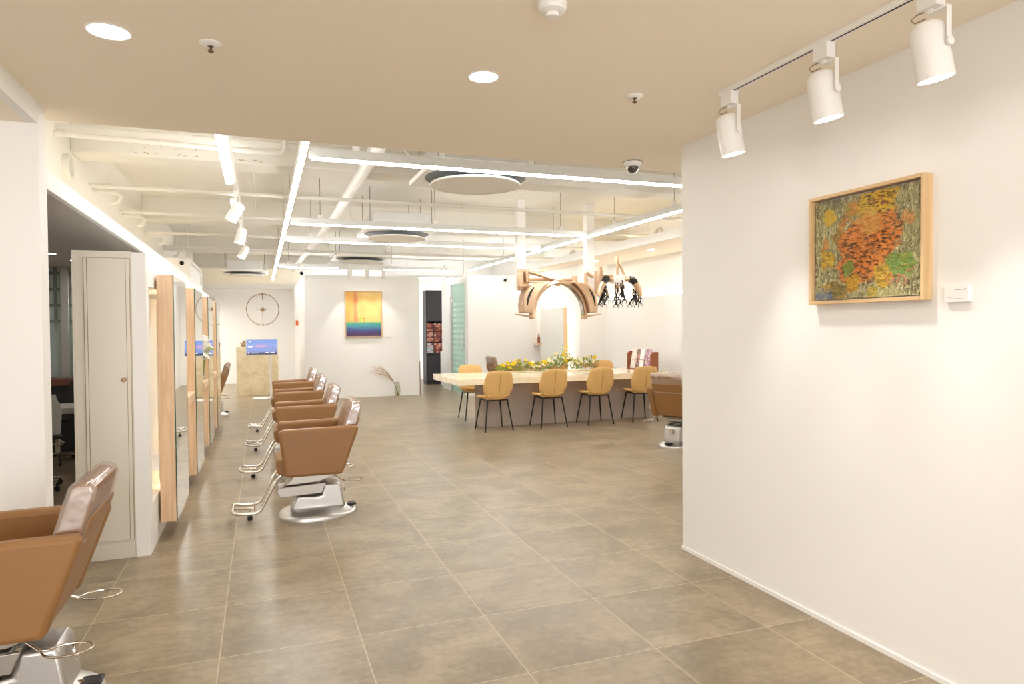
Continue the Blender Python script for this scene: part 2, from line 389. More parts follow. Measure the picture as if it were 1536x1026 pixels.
        if smooth or bevel or sub:
            for p in me.polygons: p.use_smooth = True
            if not sub: me.set_sharp_from_angle(angle=math.radians(38))
        return o

def tag(o, label, cat, group=None, kind=None):
    o['label'] = label; o['category'] = cat
    if group: o['group'] = group
    if kind: o['kind'] = kind
    return o
def thing(name, label, cat, loc=(0, 0, 0), rz=0., group=None):
    o = bpy.data.objects.new(name, None); C.objects.link(o); o.location = loc; o.rotation_euler = (0, 0, rz); o.empty_display_size = .1
    return tag(o, label, cat, group)
def struct(name, lo, hi, m, bevel=0.):
    o = MB().box(lo, hi).build(name, m, bevel=bevel); o['kind'] = 'structure'; return o
def struct_mb(name, mb, m, **k):
    o = mb.build(name, m, **k); o['kind'] = 'structure'; return o
def copy_tree(o, parent=None):
    c = o.copy(); C.objects.link(c)
    if parent: c.parent = parent
    for ch in list(o.children): copy_tree(ch, c)
    return c
def arc(c, r, a0, a1, n, plane='xz', y=0.):
    out = []
    for i in range(n + 1):
        a = a0 + (a1 - a0) * i / n; p, q = c[0] + r * math.cos(a), c[1] + r * math.sin(a)
        out.append({'xz': (p, y, q), 'yz': (y, p, q), 'xy': (p, q, y)}[plane])
    return out

# ------------------------------------------------------------------ camera
f_px, cx, cy, H = 1024., 768., 513., 1.416
vp = (391., 495.); rl = math.radians(.45)
d1 = Vector((vp[0] - cx, -(vp[1] - cy), -f_px)).normalized()
vx = cx + f_px * f_px / (cx - vp[0]); vy = vp[1] - (vx - vp[0]) * math.tan(rl)
d2 = Vector((vx - cx, -(vy - cy), -f_px)); d2 = (d2 - d1 * d2.dot(d1)).normalized(); d3 = d2.cross(d1)
cam_d = bpy.data.cameras.new('camera'); cam = bpy.data.objects.new('camera', cam_d); C.objects.link(cam)
cam.matrix_world = Matrix.Translation((0, 0, H)) @ Matrix((d2, d1, d3)).to_4x4()
cam_d.sensor_width = 36.; cam_d.lens = 24.; cam_d.clip_start = .05
bpy.context.scene.camera = cam

# ------------------------------------------------------------------ setting
struct('floor', (-5.2, -4.2, -.12), (6.6, 21., 0), M['floor'])
struct('ceiling_front', (-1.25, -4.2, 2.55), (6.45, 4.32, 2.63), M['ceil'])
struct('trim_1', (-1.7, 4.24, 2.56), (6.45, 4.32, 3.40), M['slabpaint'])
struct('ceiling_slab', (-1.75, 4.3, 3.36), (6.45, 21., 3.5), M['slabpaint'])
for k, y in enumerate((7.13, 11.07, 15.05, 18.95)):
    struct('ceiling_beam', (-1.58, y, 3.03), (6.36, y + .38, 3.37), M['slabpaint'], .012)
struct('wall_front', (-3.3, -4.3, 2.42), (6.45, -4.2, 2.63), M['wall'])
struct('wall_right', (2.507, -4.2, 0), (2.66, 3.69, 2.55), M['wall'])
struct('wall_right_return', (2.66, 3.56, 0), (6.45, 3.69, 2.55), M['wall'])
struct('baseboard_right', (2.499, -4.2, 0), (2.507, 3.69, .022), M['wall'])
# left: header beam over an alcove whose end wall faces us
struct('wall_left', (-3.2, 4.0, 0), (-1.02, 4.13, 2.55), M['wall'], .003)
struct('trim_2', (-1.07, -4.2, 2.447), (-1.02, 4.0, 2.56), M['wall'])
struct('ceiling_alcove_left', (-3.2, -4.2, 2.447), (-1.07, 4.0, 2.56), M['ceil'])
struct('wall_left_outer', (-3.3, -4.2, 0), (-3.2, 4.13, 2.56), M['wall'])
# bulkhead band, cove ledge and the low room on the left
struct('ceiling_low', (-5.2, 4.13, 2.187), (-1.105, 19.36, 2.235), M['greyceil'])
struct('trim_3', (-1.105, 4.13, 2.187), (-1.07, 14.77, 2.285), M['wall'])
struct('wall_upper_left', (-1.70, 4.13, 2.235), (-1.58, 20.3, 3.37), M['warmwall'])
struct('wall_low_room', (-5.3, 4.0, 0), (-5.2, 21., 2.6), M['wall'])
struct('wall_low_room_front', (-5.3, 4.0, 0), (-3.2, 4.13, 2.6), M['wall'])
bx = MB().box((-1.57, 12.35, 2.236), (-1.105, 14.77, 2.60)).box((-1.105, 12.35, 2.286), (-1.07, 12.43, 2.6)).box((-1.105, 14.69, 2.286), (-1.07, 14.77, 2.6)).box((-1.105, 12.43, 2.55), (-1.07, 14.69, 2.6))
struct_mb('trim_4', bx, M['wall'])
# low partition that carries the mirrors
pm = MB().box((-1.07, 4.905, 0), (-.90, 10.36, 1.905)).box((-.75, 4.815, 0), (-.67, 4.905, 1.905)).box((-.90, 4.905, 1.70), (-.67, 10.36, 1.905)).box((-.90, 4.905, 0), (-.67, 10.36, .31)).box((-.90, 10.27, .31), (-.67, 10.36, 1.70)).box((-.90, 4.900, 0), (-.67, 4.906, 1.905))
struct_mb('wall_partition_left', pm, M['wall'])
# back
struct('wall_back', (-5.2, 19.45, 0), (1.2, 19.6, 2.515), M['wall'])
struct('trim_5', (-5.2, 19.36, 2.515), (1.2, 19.6, 2.655), M['wall'])
struct('wall_upper_back', (-1.62, 20.3, 2.5), (6.45, 20.42, 3.4), M['warmwall'])
struct('trim_6', (-5.2, 19.6, 2.515), (1.2, 20.3, 2.56), M['wall'])
struct('wall_center', (.84, 14.42, 0), (3.195, 19.45, 2.53), M['wall'])
struct('wall_corridor', (3.195, 18.9, 0), (6.45, 19.0, 3.37), M['wall'])
# block with the glass door
struct('wall_block_front', (4.06, 13.7, 0), (5.72, 13.80, 2.53), M['wall'])
bs = MB().box((4.06, 13.80, 0), (4.16, 13.93, 2.53)).box((4.06, 13.93, 2.41), (4.16, 15.13, 2.53)).box((4.06, 15.13, 0), (4.16, 15.86, 2.53))
struct_mb('wall_block_side', bs, M['wall'])
struct('wall_block_rear', (4.16, 15.76, 0), (6.3, 15.86, 2.53), M['wall'])
# right hand alcove
struct('wall_mirror_side', (5.72, 11.8, 0), (5.86, 13.8, 2.64), M['wall'])
struct('wall_alcove_return', (5.86, 11.8, 0), (6.3, 11.9, 2.64), M['wall'])
lw = MB().box((6.30, 3.69, 0), (6.45, 11.8, 1.945)).box((6.36, 3.69, 1.945), (6.45, 18.9, 3.37))
struct_mb('wall_far_right', lw, M['wall'])
struct('ceiling_alcove', (5.37, 3.69, 2.63), (6.36, 13.8, 2.68), M['ceil'])
struct('trim_7', (5.33, 3.69, 2.63), (5.37, 13.8, 2.755), M['wall'])
struct('trim_8', (3.188, 14.411, 0), (3.202, 14.421, .72), M['counter'])

def strip(name, lo, hi, m, label, cat='light strip'):
    return tag(MB().box(lo, hi).build(name, m), label, cat)
strip('cove_light', (-1.45, 4.4, 2.292), (-1.40, 12.3, 2.306), M['cove'], 'warm strip light lying hidden on the ledge over the left band', 'light')
strip('cove_light', (5.45, 4.2, 2.685), (5.50, 13.6, 2.70), M['cove'], 'warm strip light lying hidden on top of the right alcove ceiling', 'light')
strip('cove_light', (-1.3, 19.66, 2.565), (.8, 19.71, 2.58), M['cove'], 'warm strip light hidden behind the ledge over the back wall', 'light')
strip('cove_light', (6.325, 3.8, 1.946), (6.345, 11.75, 1.956), emit_mat('wall_wash_led', (1, .88, .70), 5.), 'warm strip light set in the top of the white right wainscot ledge', 'light')

# ------------------------------------------------------------------ styling chair (faces -X, origin on the floor under the base)
def styling_chair(label, loc, rz):
    t = thing('styling_chair', label, 'salon chair', loc, rz, 'tan salon styling chairs')
    b = MB()
    pl = [(.29 * math.copysign(abs(math.cos(a)) ** .78, math.cos(a)), .228 * math.copysign(abs(math.sin(a)) ** .82, math.sin(a)) * (1 - .14 * math.cos(a))) for a in [2 * PI * k / 40 for k in range(40)]]
    def ring(s_, z): return [b.bm.verts.new((x * s_, y * s_, z)) for x, y in pl]
    R = [ring(1, 0), ring(1.0, .018), ring(.985, .026), ring(.93, .038), ring(.80, .052), ring(.66, .075)]
    for P, Q in zip(R, R[1:]):
        for k in range(40): b.bm.faces.new((P[k], P[(k + 1) % 40], Q[(k + 1) % 40], Q[k]))
    b.bm.faces.new(R[0][::-1]); b.bm.faces.new(R[-1])
    base = b.build('base_plate', M['brushed'], t, smooth=True)
    MB().prism([(-.205, .06), (.195, .06), (.19, .10), (.168, .235), (.15, .25), (.045, .25), (.03, .235), (.02, .165), (-.02, .16), (-.15, .17), (-.165, .16), (-.2, .085)], 1, -.105, .105).build('pump_housing', M['brushed'], t, bevel=.022, seg=3)
    MB().lathe([(0, .004), (.028, .004), (.03, 0), (.03, -.004), (0, -.004)], 20, mtx=Matrix.Translation((.196, 0, .19)) @ Matrix.Rotation(math.radians(80), 4, 'Y'), sx=1., sy=.8).build('maker_badge', M['chrome'], t, smooth=True)
    MB().prism([(-.275, .17), (-.30, .22), (-.29, .245), (.05, .262), (.05, .25), (.02, .185), (-.18, .178)], 1, -.125, -.105).prism([(-.275, .17), (-.30, .22), (-.29, .245), (.05, .262), (.05, .25), (.02, .185), (-.18, .178)], 1, .105, .125).box((-.29, -.105, .215), (.0, .105, .24)).build('lift_arm', M['steel'], t, bevel=.004)
    MB().prism([(-.24, .25), (-.20, .29), (-.17, .33), (.12, .33), (.12, .30), (0, .262)], 1, -.09, .09).build('seat_bracket', M['steel'], t, bevel=.006)
    MB().box((-.20, -.17, .328), (.08, .17, .345)).build('under_plate', M['steel'], t, bevel=.004)
    pd = MB().box((.21, -.04, .05), (.285, .04, .066)).build('pedal', M['black'], t, bevel=.006)
    MB().tube([(.17, 0, .06), (.225, 0, .06)], .012).build('pedal_stem', M['chrome'], pd, smooth=True)
    # upholstery
    side = [(-.245, .345), (-.285, .66), (-.275, .692), (.262, .700), (.285, .685), (.16, .345)]
    for s_, nm in ((-1, 'armrest'), (1, 'armrest')):
        y0, y1 = sorted((s_ * .275, s_ * .205))
        MB().prism(side, 1, y0, y1).build(nm, M['tan'], t, bevel=.022, seg=3)
    MB().prism([(-.30, .37), (-.305, .45), (-.29, .475), (.12, .44), (.10, .35), (-.27, .345)], 1, -.202, .202).build('seat', M['tan'], t, bevel=.022, seg=3)
    back = MB().prism([(.07, .36), (.16, .36), (.275, .70), (.312, .835), (.302, .862), (.26, .868), (.235, .855), (.185, .70)], 1, -.200, .200).build('backrest', M['tan'], t, bevel=.02, seg=3)
    MB().prism([(.160, .40), (.176, .40), (.302, .745), (.298, .752), (.286, .74), (.272, .70)], 1, -.195, .195).build('back_shell', M['tan'], back, bevel=.006)
    c = MB().prism([(.165, .635), (.262, .630), (.2825, .70), (.320, .836), (.308, .872), (.262, .878), (.228, .862), (.178, .70)], 1, -.212, .212).build('plastic_cover', M['film'], t, bevel=.018, seg=3)
    # footrest
    pts = []
    for s_ in (-1,):
        pts += [(-.20, -.15, .350), (-.275, -.15, .345), (-.31, -.15, .30), (-.395, -.15, .135), (-.415, -.15, .10), (-.45, -.15, .082), (-.56, -.15, .085), (-.592, -.14, .092), (-.605, -.11, .095)]
    pts += [(x, -y, z) for x, y, z in pts[::-1]]
    fr = MB().tube(pts, .0125, 10).tube([(-.46, -.15, .082), (-.46, .15, .082)], .009, 8).build('footrest', M['chrome'], t, smooth=True)
    MB().tube([(-.49, 0, .082), (-.49, 0, .03)], .007, 8).tube([(-.605, 0, .095), (-.46, 0, .082)], .008, 8).build('footrest_stem', M['chrome'], fr, smooth=True)
    MB().lathe([(0, 0), (.016, 0), (.018, .006), (.018, .03), (0, .03)], 14, (-.49, 0, 0)).build('rubber_foot', M['black'], fr, smooth=True)
    # towel rings at the two rear corners
    for s_ in (-1, 1):
        ring_ = [(.10, s_ * .235, .335), (.15, s_ * .262, .305)] + [(.235 + .075 * math.cos(a), s_ * (.268 + .055 * math.sin(a)), .302) for a in [PI - .35 - (2 * PI - .7) * k / 18 for k in range(19)]] + [(.15, s_ * .250, .305), (.10, s_ * .232, .335)]
        MB().tube(ring_, .004, 8).build('towel_ring', M['chrome'], t, smooth=True)
    return t
chair = styling_chair('tan salon chair nearest us in the row of four facing the left mirrors', (.395, 5.43, 0), 0)
for loc, rz, lab in (((.405, 6.99, 0), 0, 'tan salon chair second from the camera in the row of four facing mirrors'),
                     ((.415, 8.55, 0), 0, 'tan salon chair third from the camera in the row of four facing mirrors'),
                     ((.425, 10.11, 0), 0, 'tan salon chair farthest from us in the row of four facing mirrors'),
                     ((-.882, 3.03, 0), 0, 'large tan salon chair cut off by the picture edge beside the left wall'),
                     ((-.80, 12.35, 0), 0, 'tan salon chair half hidden behind the last mirror, beside the reception desk'),
                     ((4.66, 6.93, 0), PI + .5, 'tan salon chair seen from behind, half hidden by the right wall corner'),
                     ((4.43, 12.5, 0), PI, 'tan salon chair behind the table flowers, in front of the backlit mirror')):
    c = copy_tree(chair); c.location = loc; c.rotation_euler = (0, 0, rz); c['label'] = lab

# ------------------------------------------------------------------ dining chair (faces +Y)
def sm(t): t = max(0., min(1., t)); return t * t * (3 - 2 * t)
def dining_chair(label, loc, rz):
    t = thing('dining_chair', label, 'chair', loc, rz, 'mustard chairs around the long table')
    def wid(v):
        pts = ((0, .145), (.10, .165), (.38, .214), (.48, .217), (.84, .190), (.94, .176), (1, .150))
        for (a, p), (b, q) in zip(pts, pts[1:]):
            if v <= b: return p + (q - p) * (v - a) / (b - a)
        return pts[-1][1]
    def bpos(u, v):
        z = .425 + .412 * v - .012 * u * u * sm((v - .8) / .2); y = -.175 - .085 * v + .05 * math.exp(-9 * v) + .055 * u * u * (1 - .45 * v)
        return (u * wid(v), y, z)
    back = MB().shell(bpos, .034, 14, 18).build('backrest', M['mustard'], t, smooth=True)
    MB().tube([(0, bpos(0, k / 12)[1] - .0165, bpos(0, k / 12)[2]) for k in range(1, 12)], .0032, 6).build('seam', M['mustard_seam'], back)
    def spos(u, v):
        w = .145 + .085 * sm(v / .35) if v < .6 else .23 - .045 * sm((v - .6) / .4)
        y = -.175 + .40 * v; z = .452 + .034 * u * u * (1 - .3 * v) - .02 * sm((v - .75) / .25) + .015 * math.exp(-14 * v)
        return (u * w, y - .03 * u * u * sm((v - .6) / .4), z)
    MB().shell(spos, .045, 14, 14).build('seat', M['mustard'], t, smooth=True)
    MB().tube([(-.15, -.14, .425), (.15, -.14, .425), (.15, .14, .425), (-.15, .14, .425)], .009, 8, closed=True).build('under_frame', M['blackmetal'], t, smooth=True)
    for sx in (-1, 1):
        for sy in (-1, 1):
            MB().tube([(sx * .205, sy * .205, 0), (sx * .145, sy * .14, .43)], [.0085, .012], 10).build('leg', M['blackmetal'], t, smooth=True)
    return t
dc = dining_chair('mustard leather chair at the near side of the table, nearest its left end', (3.035, 9.0, 0), .04)
for loc, rz, lab in (((3.86, 9.0, 0), .02, 'mustard leather chair at the near side of the table, second from the left end'),
                     ((4.615, 9.02, 0), -.01, 'mustard leather chair at the near side of the table, third from the left end'),
                     ((5.37, 9.03, 0), -.08, 'mustard leather chair nearest the magazine rack, partly behind the turned salon chair'),
                     ((3.13, 10.24, 0), PI + .0, 'mustard leather chair behind the left end of the table, facing the camera'),
                     ((5.70, 10.55, 0), PI + .1, 'mustard leather chair behind the right half of the table beside the flowers')):
    c = copy_tree(dc); c.location = loc; c.rotation_euler = (0, 0, rz); c['label'] = lab

# ------------------------------------------------------------------ long table
tb = thing('communal_table', 'long pale stone topped table on a grey slab base, chairs around it', 'table', (2.52, 8.97, 0), math.radians(1.6))
MB().box((0, 0, .632), (3.385, 1.30, .72)).build('tabletop', M['travertine'], tb, bevel=.004)
MB().box((.44, .26, 0), (3.22, .62, .632)).build('table_base', M['plinth'], tb, bevel=.004)

# flowers down the middle of the table
def flower_mesh(kind):
    b = MB()
    if kind == 'daisy':
        for layer, (n_, r, zt) in enumerate(((9, .034, .010), (7, .022, .020))):
            for k in range(n_):
                a = 2 * PI * k / n_ + layer * .3; ca, sa = math.cos(a), math.sin(a); w = r * .34
                P = [(0, 0, 0), (ca * r * .55 - sa * w, sa * r * .55 + ca * w, zt), (ca * r, sa * r, zt * .7), (ca * r * .55 + sa * w, sa * r * .55 - ca * w, zt)]
                b.bm.faces.new([b.bm.verts.new(p) for p in P])
        b.lathe([(0, .024), (.008, .022), (.011, .012), (.006, 0), (0, 0)], 8)
    else:
        b.lathe([(0, -.012), (.014, -.01), (.026, .006), (.025, .02), (.017, .026), (.014, .016), (.010, .026), (.004, .03), (0, .026)], 10)
        for k in range(6):
            a = 2 * PI * k / 6; ca, sa = math.cos(a), math.sin(a)
            P = [(ca * .008, sa * .008, -.008), (ca * .026 - sa * .016, sa * .026 + ca * .016, .004), (ca * .038, sa * .038, .012), (ca * .026 + sa * .016, sa * .026 - ca * .016, .004)]
            b.bm.faces.new([b.bm.verts.new(p) for p in P])
    return b
fl = thing('flower_arrangement', 'long low bed of yellow and white flowers on the stone table', 'flowers', (4.30, 10.0, .721), math.radians(1.6))
MB().box((-.86, -.10, 0), (.86, .10, .018)).build('tray', M['travertine'], fl, bevel=.006)
lf = MB(); hump = lambda x: .175 + .05 * math.sin(3.1 * x + .6) + .04 * math.sin(9 * x)
def leaf(b, p, d, L, w):
    d = Vector(d).normalized(); s_ = d.cross(Vector((rnd.uniform(-1, 1), rnd.uniform(-1, 1), rnd.uniform(.2, 1)))).normalized(); p = Vector(p)
    up = s_.cross(d) * L * .12
    V = [b.bm.verts.new(q) for q in (p, p + d * L * .5 + s_ * w + up, p + d * L, p + d * L * .5 - s_ * w + up)]
    b.bm.faces.new(V)
for k in range(900):
    x = rnd.uniform(-.86, .86); h = hump(x); y = rnd.gauss(0, .06); z = rnd.uniform(.02, h) * (1 - min(1, abs(y) / .2) * .4)
    leaf(lf, (x, y, z), (rnd.uniform(-1, 1), rnd.uniform(-1, .8) + y * 4, rnd.uniform(-.1, 1.1)), rnd.uniform(.035, .09), rnd.uniform(.007, .017))
for x0, n_ in ((.30, 26), (.27, 20), (-.5, 8)):
    for k in range(n_):
        z = rnd.uniform(.08, .40 if x0 > 0 else .24); leaf(lf, (x0 + rnd.gauss(0, .035), rnd.gauss(0, .03), z), (rnd.uniform(-1, 1), rnd.uniform(-1, 1), rnd.uniform(0, 1)), rnd.uniform(.03, .06), .009)
o = lf.build('foliage', M['leaf'], fl); o['kind'] = 'stuff'
db = MB()
for k in range(170):
    x = rnd.choice((rnd.uniform(-.7, -.1), rnd.uniform(.0, .3), rnd.uniform(.6, .86))); leaf(db, (x, rnd.uniform(-.12, .0), rnd.uniform(.015, .09)), (rnd.uniform(-1, 1), rnd.uniform(-1, 0), rnd.uniform(-.3, .8)), rnd.uniform(.03, .07), .016)
o = db.build('dried_leaves', M['drydeco'], fl); o['kind'] = 'stuff'
protos = {}
def put_flower(kind, col, p, rot, sc):
    key = (kind, col)
    if key not in protos: protos[key] = flower_mesh(kind).build('flower', M[col], fl); q = protos[key]
    else: q = protos[key].copy(); C.objects.link(q); q.parent = fl
    q.location = p; q.rotation_euler = rot; q.scale = (sc,) * 3
for k in range(84):
    x = -.84 + 1.68 * (k + .5) / 84 + rnd.uniform(-.02, .02); h = hump(x)
    col = ('yellow', 'cream', 'whitepetal', 'yellow', 'cream')[rnd.randrange(5)]
    if x < -.62: col = 'yellow'
    put_flower('daisy' if rnd.random() < .6 else 'rose', col, (x, rnd.uniform(-.13, .06), h * rnd.uniform(.45, 1.05) + .02), (rnd.uniform(.3, 1.2), rnd.uniform(-.5, .5), rnd.uniform(0, 6)), rnd.uniform(.75, 1.25))
for k in range(9):
    put_flower('rose', ('cream', 'whitepetal', 'yellow')[k % 3], (.30 + rnd.gauss(0, .035), rnd.gauss(-.02, .03), .20 + .023 * k), (rnd.uniform(.5, 1.2), 0, rnd.uniform(0, 6)), rnd.uniform(.7, .95))

# magazine rack with magazines
rk = thing('magazine_rack', 'open brown wooden magazine rack at the right end of the stone table', 'rack', (5.79, 9.64, .72), -PI / 2)
MB().box((-.36, -.07, 0), (.36, .07, .02)).build('rack_floor', M['rack'], rk, bevel=.002)
for s_ in (-1, 1): MB().prism([(-.07, .0), (.07, 0), (.07, .30), (-.02, .30), (-.07, .26)], 0, s_ * .36 - .011, s_ * .36 + .011).build('side_panel', M['rack'], rk, bevel=.002)
MB().box((-.349, .055, .02), (.349, .07, .25)).build('back_panel', M['rack'], rk)
MB().tube([(-.349, -.062, .17), (.349, -.062, .17)], .005, 8).build('front_rail', M['brass'], rk, smooth=True)
def mag_mat(name, c1, c2, c3, sc):
    m = mat(name, c1, .3); n = NT(m); v, x = n.xyz()
    f = n.noise(v, sc, 3, 1.); g = n.noise(v, sc * .6, 2, .4)
    n.col(n.mix(n.ramp(g, .55, .62), n.mix(n.ramp(f, .45, .55), c1, c2), c3)); return m
mags = ((-.25, .15, .335, (.80, .72, .66), (.86, .82, .79), (.10, .06, .05), 'magazine with a pale portrait cover, leftmost in the brown rack', 14), (-.115, .12, .315, (.16, .10, .09), (.66, .34, .26), (.75, .7, .66), 'dark red and brown magazine, second from left in the brown rack', 16),
        (.01, .13, .325, (.86, .84, .84), (.78, .76, .78), (.5, .46, .52), 'whitish magazine, third from left in the brown rack', 30), (.19, .19, .325, (.32, .14, .30), (.72, .58, .52), (.06, .04, .08), 'purple magazine with a dark haired cover, rightmost in the brown rack', 14))
for i, (x, w, h, a, b_, c_, lab, sc) in enumerate(mags):
    ly = -.035 + .008 * (i % 2)
    o = MB().box((-w / 2, -.005, 0), (w / 2, .005, h), Matrix.Rotation(-.18, 4, 'X')).build('magazine', mag_mat('magazine_cover_%d' % i, a, b_, c_, sc), bevel=.001)
    o.location = (5.79 + ly, 9.64 - x, .741); o.rotation_euler = (0, 0, -PI / 2)
    tag(o, lab, 'magazine', 'magazines in the brown rack')

# ------------------------------------------------------------------ mirror stations along the left partition
def mirror_station(y, label, shelf):
    t = thing('mirror_station', label, 'mirror', (-.655, y, 0), 0, 'oak framed salon mirrors')
    MB().box((0, 0, .115), (.098, .80, 1.795)).build('oak_case', M['wood'], t, bevel=.003)
    g = MB().box((.099, .003, .118), (.104, .797, 1.792)).build('mirror_glass', M['mirror'], t)
    MB().box((.0985, .001, .116), (.1045, .003, 1.794)).box((.0985, .797, .116), (.1045, .799, 1.794)).build('glass_edge', M['mirror_edge'], g)
    MB().box((-.012, .05, .40), (0, .75, 1.60)).box((-.243, .40, .311), (-.012, .44, .40)).build('wall_bracket', M['white_metal'], t)
    MB().box((-.013, .2, 1.62), (-.003, .7, 1.635)).box((-.013, .2, .35), (-.003, .212, 1.62)).box((-.013, .688, .35), (-.003, .7, 1.62)).box((-.013, .2, .335), (-.003, .7, .35)).build('backlight', M['backled'], t)
    if shelf:
        MB().box((.0, -.62, .80), (.096, -.002, .87)).build('shelf', M['wood'], t, bevel=.003)
    return t
ys = (5.15, 6.73, 8.39, 9.88)
labs = ('oak framed backlit mirror nearest us on the left partition, beside the white cabinet', 'oak framed mirror second from the white cabinet on the left partition', 'oak framed mirror third from the white cabinet, white flowers just in front', 'oak framed mirror farthest along the left partition, beyond the white flowers')
for k, (y, l) in enumerate(zip(ys, labs)): mirror_station(y, l, k > 0)
# small flower vase on the shelf of the third station
vs = tag(MB().lathe([(0, 0), (.022, 0), (.026, .01), (.024, .06), (.014, .10), (.012, .16), (.015, .165), (.011, .16), (.012, .10), (.021, .06), (.022, .014), (0, .012)], 18).build('bud_vase', M['vaseclear'], smooth=True), 'slim clear glass vase of white flowers on the shelf between two mirrors', 'vase')
vs.location = (-.60, 8.22, .871)
wf = thing('white_flowers', 'white blossoms with green leaves standing in the slim vase between mirrors', 'flowers', (-.60, 8.22, .885))
wfp = flower_mesh('daisy').build('flower', M['whitepetal'], wf); wfp.location = (0, 0, .42); wfp.scale = (2.2,) * 3; wfp.rotation_euler = (.9, 0, 0)
st = MB(); lv = MB()
for k in range(14):
    a = rnd.uniform(0, 6.28); r = rnd.uniform(.01, .075); p = (r * math.cos(a), r * math.sin(a), .29 + rnd.uniform(-.07, .09))
    q = wfp.copy(); C.objects.link(q); q.parent = wf; q.location = p; q.scale = (rnd.uniform(1.6, 2.3),) * 3; q.rotation_euler = (rnd.uniform(.3, 1.3), rnd.uniform(-.5, .5), rnd.uniform(0, 6))
    st.tube([(0, 0, .0), (p[0] * .3, p[1] * .3, .16), (p[0] * .98, p[1] * .98, p[2] - .01)], .0022, 6)
    leaf(lv, p, (math.cos(a), math.sin(a), rnd.uniform(-.6, .2)), .07, .014)
st.build('stems', M['leaf'], wf); lv.build('leaves', M['leaf'], wf)

# tall cabinet at the end of the partition
cb = thing('tall_cabinet', 'tall beige lacquered cabinet with a brass knob at the partition end', 'cabinet', (-1.07, 4.81, 0))
MB().box((0, 0, .0), (.318, .088, 1.91)).build('body', M['laq'], cb, bevel=.002)
MB().box((.0, -.006, .0), (.012, 0, 1.9)).build('edge_strip', M['laq'], cb)
dr = MB().box((.062, -.014, .115), (.314, -.0, 1.868)).build('door', M['laq'], cb, bevel=.002)
MB().box((.0615, -.0155, .12), (.0655, -.014, 1.868)).box((.080, -.0155, .12), (.083, -.014, 1.868)).box((.288, -.0155, .12), (.291, -.014, 1.868)).box((.310, -.0155, .12), (.3135, -.014, 1.868)).box((.0655, -.0155, 1.865), (.31, -.014, 1.868)).build('grooves', M['groove'], dr)
MB().lathe([(0, 0), (.012, 0), (.012, .006), (.008, .014), (.013, .02), (.013, .026), (0, .03)], 18, mtx=Matrix.Translation((.272, -.014, 1.115)) @ Matrix.Rotation(PI / 2, 4, 'X')).build('knob', M['brass'], dr, smooth=True)
MB().box((.02, -.006, 0), (.316, 0, .10)).build('plinth', M['laq'], cb)
MB().box((.319, -.004, 0), (.400, .004, 1.905)).build('filler_panel', M['wall'], cb)

# ------------------------------------------------------------------ room glimpsed on the left
struct('window_1', (-4.6, 9.6, .0), (-1.6, 9.66, 2.187), M['glassblock'])
tag(MB().box((-2.22, 9.42, 0), (-2.13, 9.50, 2.187)).build('metal_post', M['brushed'], bevel=.006), 'brushed metal post in front of the ribbed glass, seen through the left gap', 'post')
ct = thing('wooden_counter', 'dark brown counter under the ribbed glass behind the left gap', 'counter', (-2.2, 9.2, 0))
MB().box((-.6, -.2, .80), (.55, .2, .88)).build('worktop', M['counter'], ct, bevel=.004); MB().box((-.58, -.17, 0), (.53, .17, .80)).build('body', M['darkcab'], ct)
st_ = thing('grey_table', 'grey topped table with black legs behind the left gap', 'table', (-2.02, 8.1, 0))
MB().box((-.5, -.25, .60), (.5, .25, .66)).build('tabletop', M['greytop'], st_, bevel=.004)
for sx in (-1, 1):
    for sy in (-1, 1): MB().box((sx * .46 - .02, sy * .2 - .02, 0), (sx * .46 + .02, sy * .2 + .02, .60)).build('leg', M['blackmetal'], st_)
def task_chair(label, loc, rz, shell, h=.0):
    t = thing('task_chair', label, 'chair', loc, rz)
    MB().shell(lambda u, v: (u * .21 * (1 - .25 * sm((v - .6) / .4)), -.20 - .07 * v + .06 * u * u, .50 + h + .36 * v), .03, 10, 10).build('backrest', shell, t, smooth=True)
    MB().shell(lambda u, v: (u * .22, -.2 + .42 * v, .46 + h + .02 * u * u - .02 * sm((v - .7) / .3)), .06, 10, 8).build('seat', M['darkleather'], t, smooth=True)
    MB().tube([(0, 0, .09), (0, 0, .44 + h)], .025, 12).build('gas_column', M['chrome'], t, smooth=True)
    for k in range(5):
        a = 2 * PI * k / 5 + .3; ca, sa = math.cos(a), math.sin(a)
        lg = MB().tube([(0, 0, .105), (ca * .27, sa * .27, .075)], [.02, .013], 8).build('leg', M['chrome'], t, smooth=True)
        MB().lathe([(0, -.012), (.022, -.012), (.026, -.006), (.026, .006), (.022, .012), (0, .012)], 14, mtx=Matrix.Translation((ca * .27, sa * .27, .027)) @ Matrix.Rotation(a, 4, 'Z') @ Matrix.Rotation(PI / 2, 4, 'X')).tube([(ca * .27, sa * .27, .03), (ca * .27, sa * .27, .08)], .008, 6).build('caster', M['black'], lg, smooth=True)
    MB().tube([(.2, -.02, .45 + h), (.27, 0, .40 + h), (.27, .1, .36 + h), (.2, .18, .38 + h)], .01, 8).build('foot_ring', M['chrome'], t, smooth=True)
    return t
task_chair('white backed swivel chair with black seat behind the left gap', (-1.95, 7.15, 0), .5, M['chairwhite'])
task_chair('all black swivel chair beyond the white backed one behind the left gap', (-2.08, 8.62, 0), 2.2, M['darkleather'])

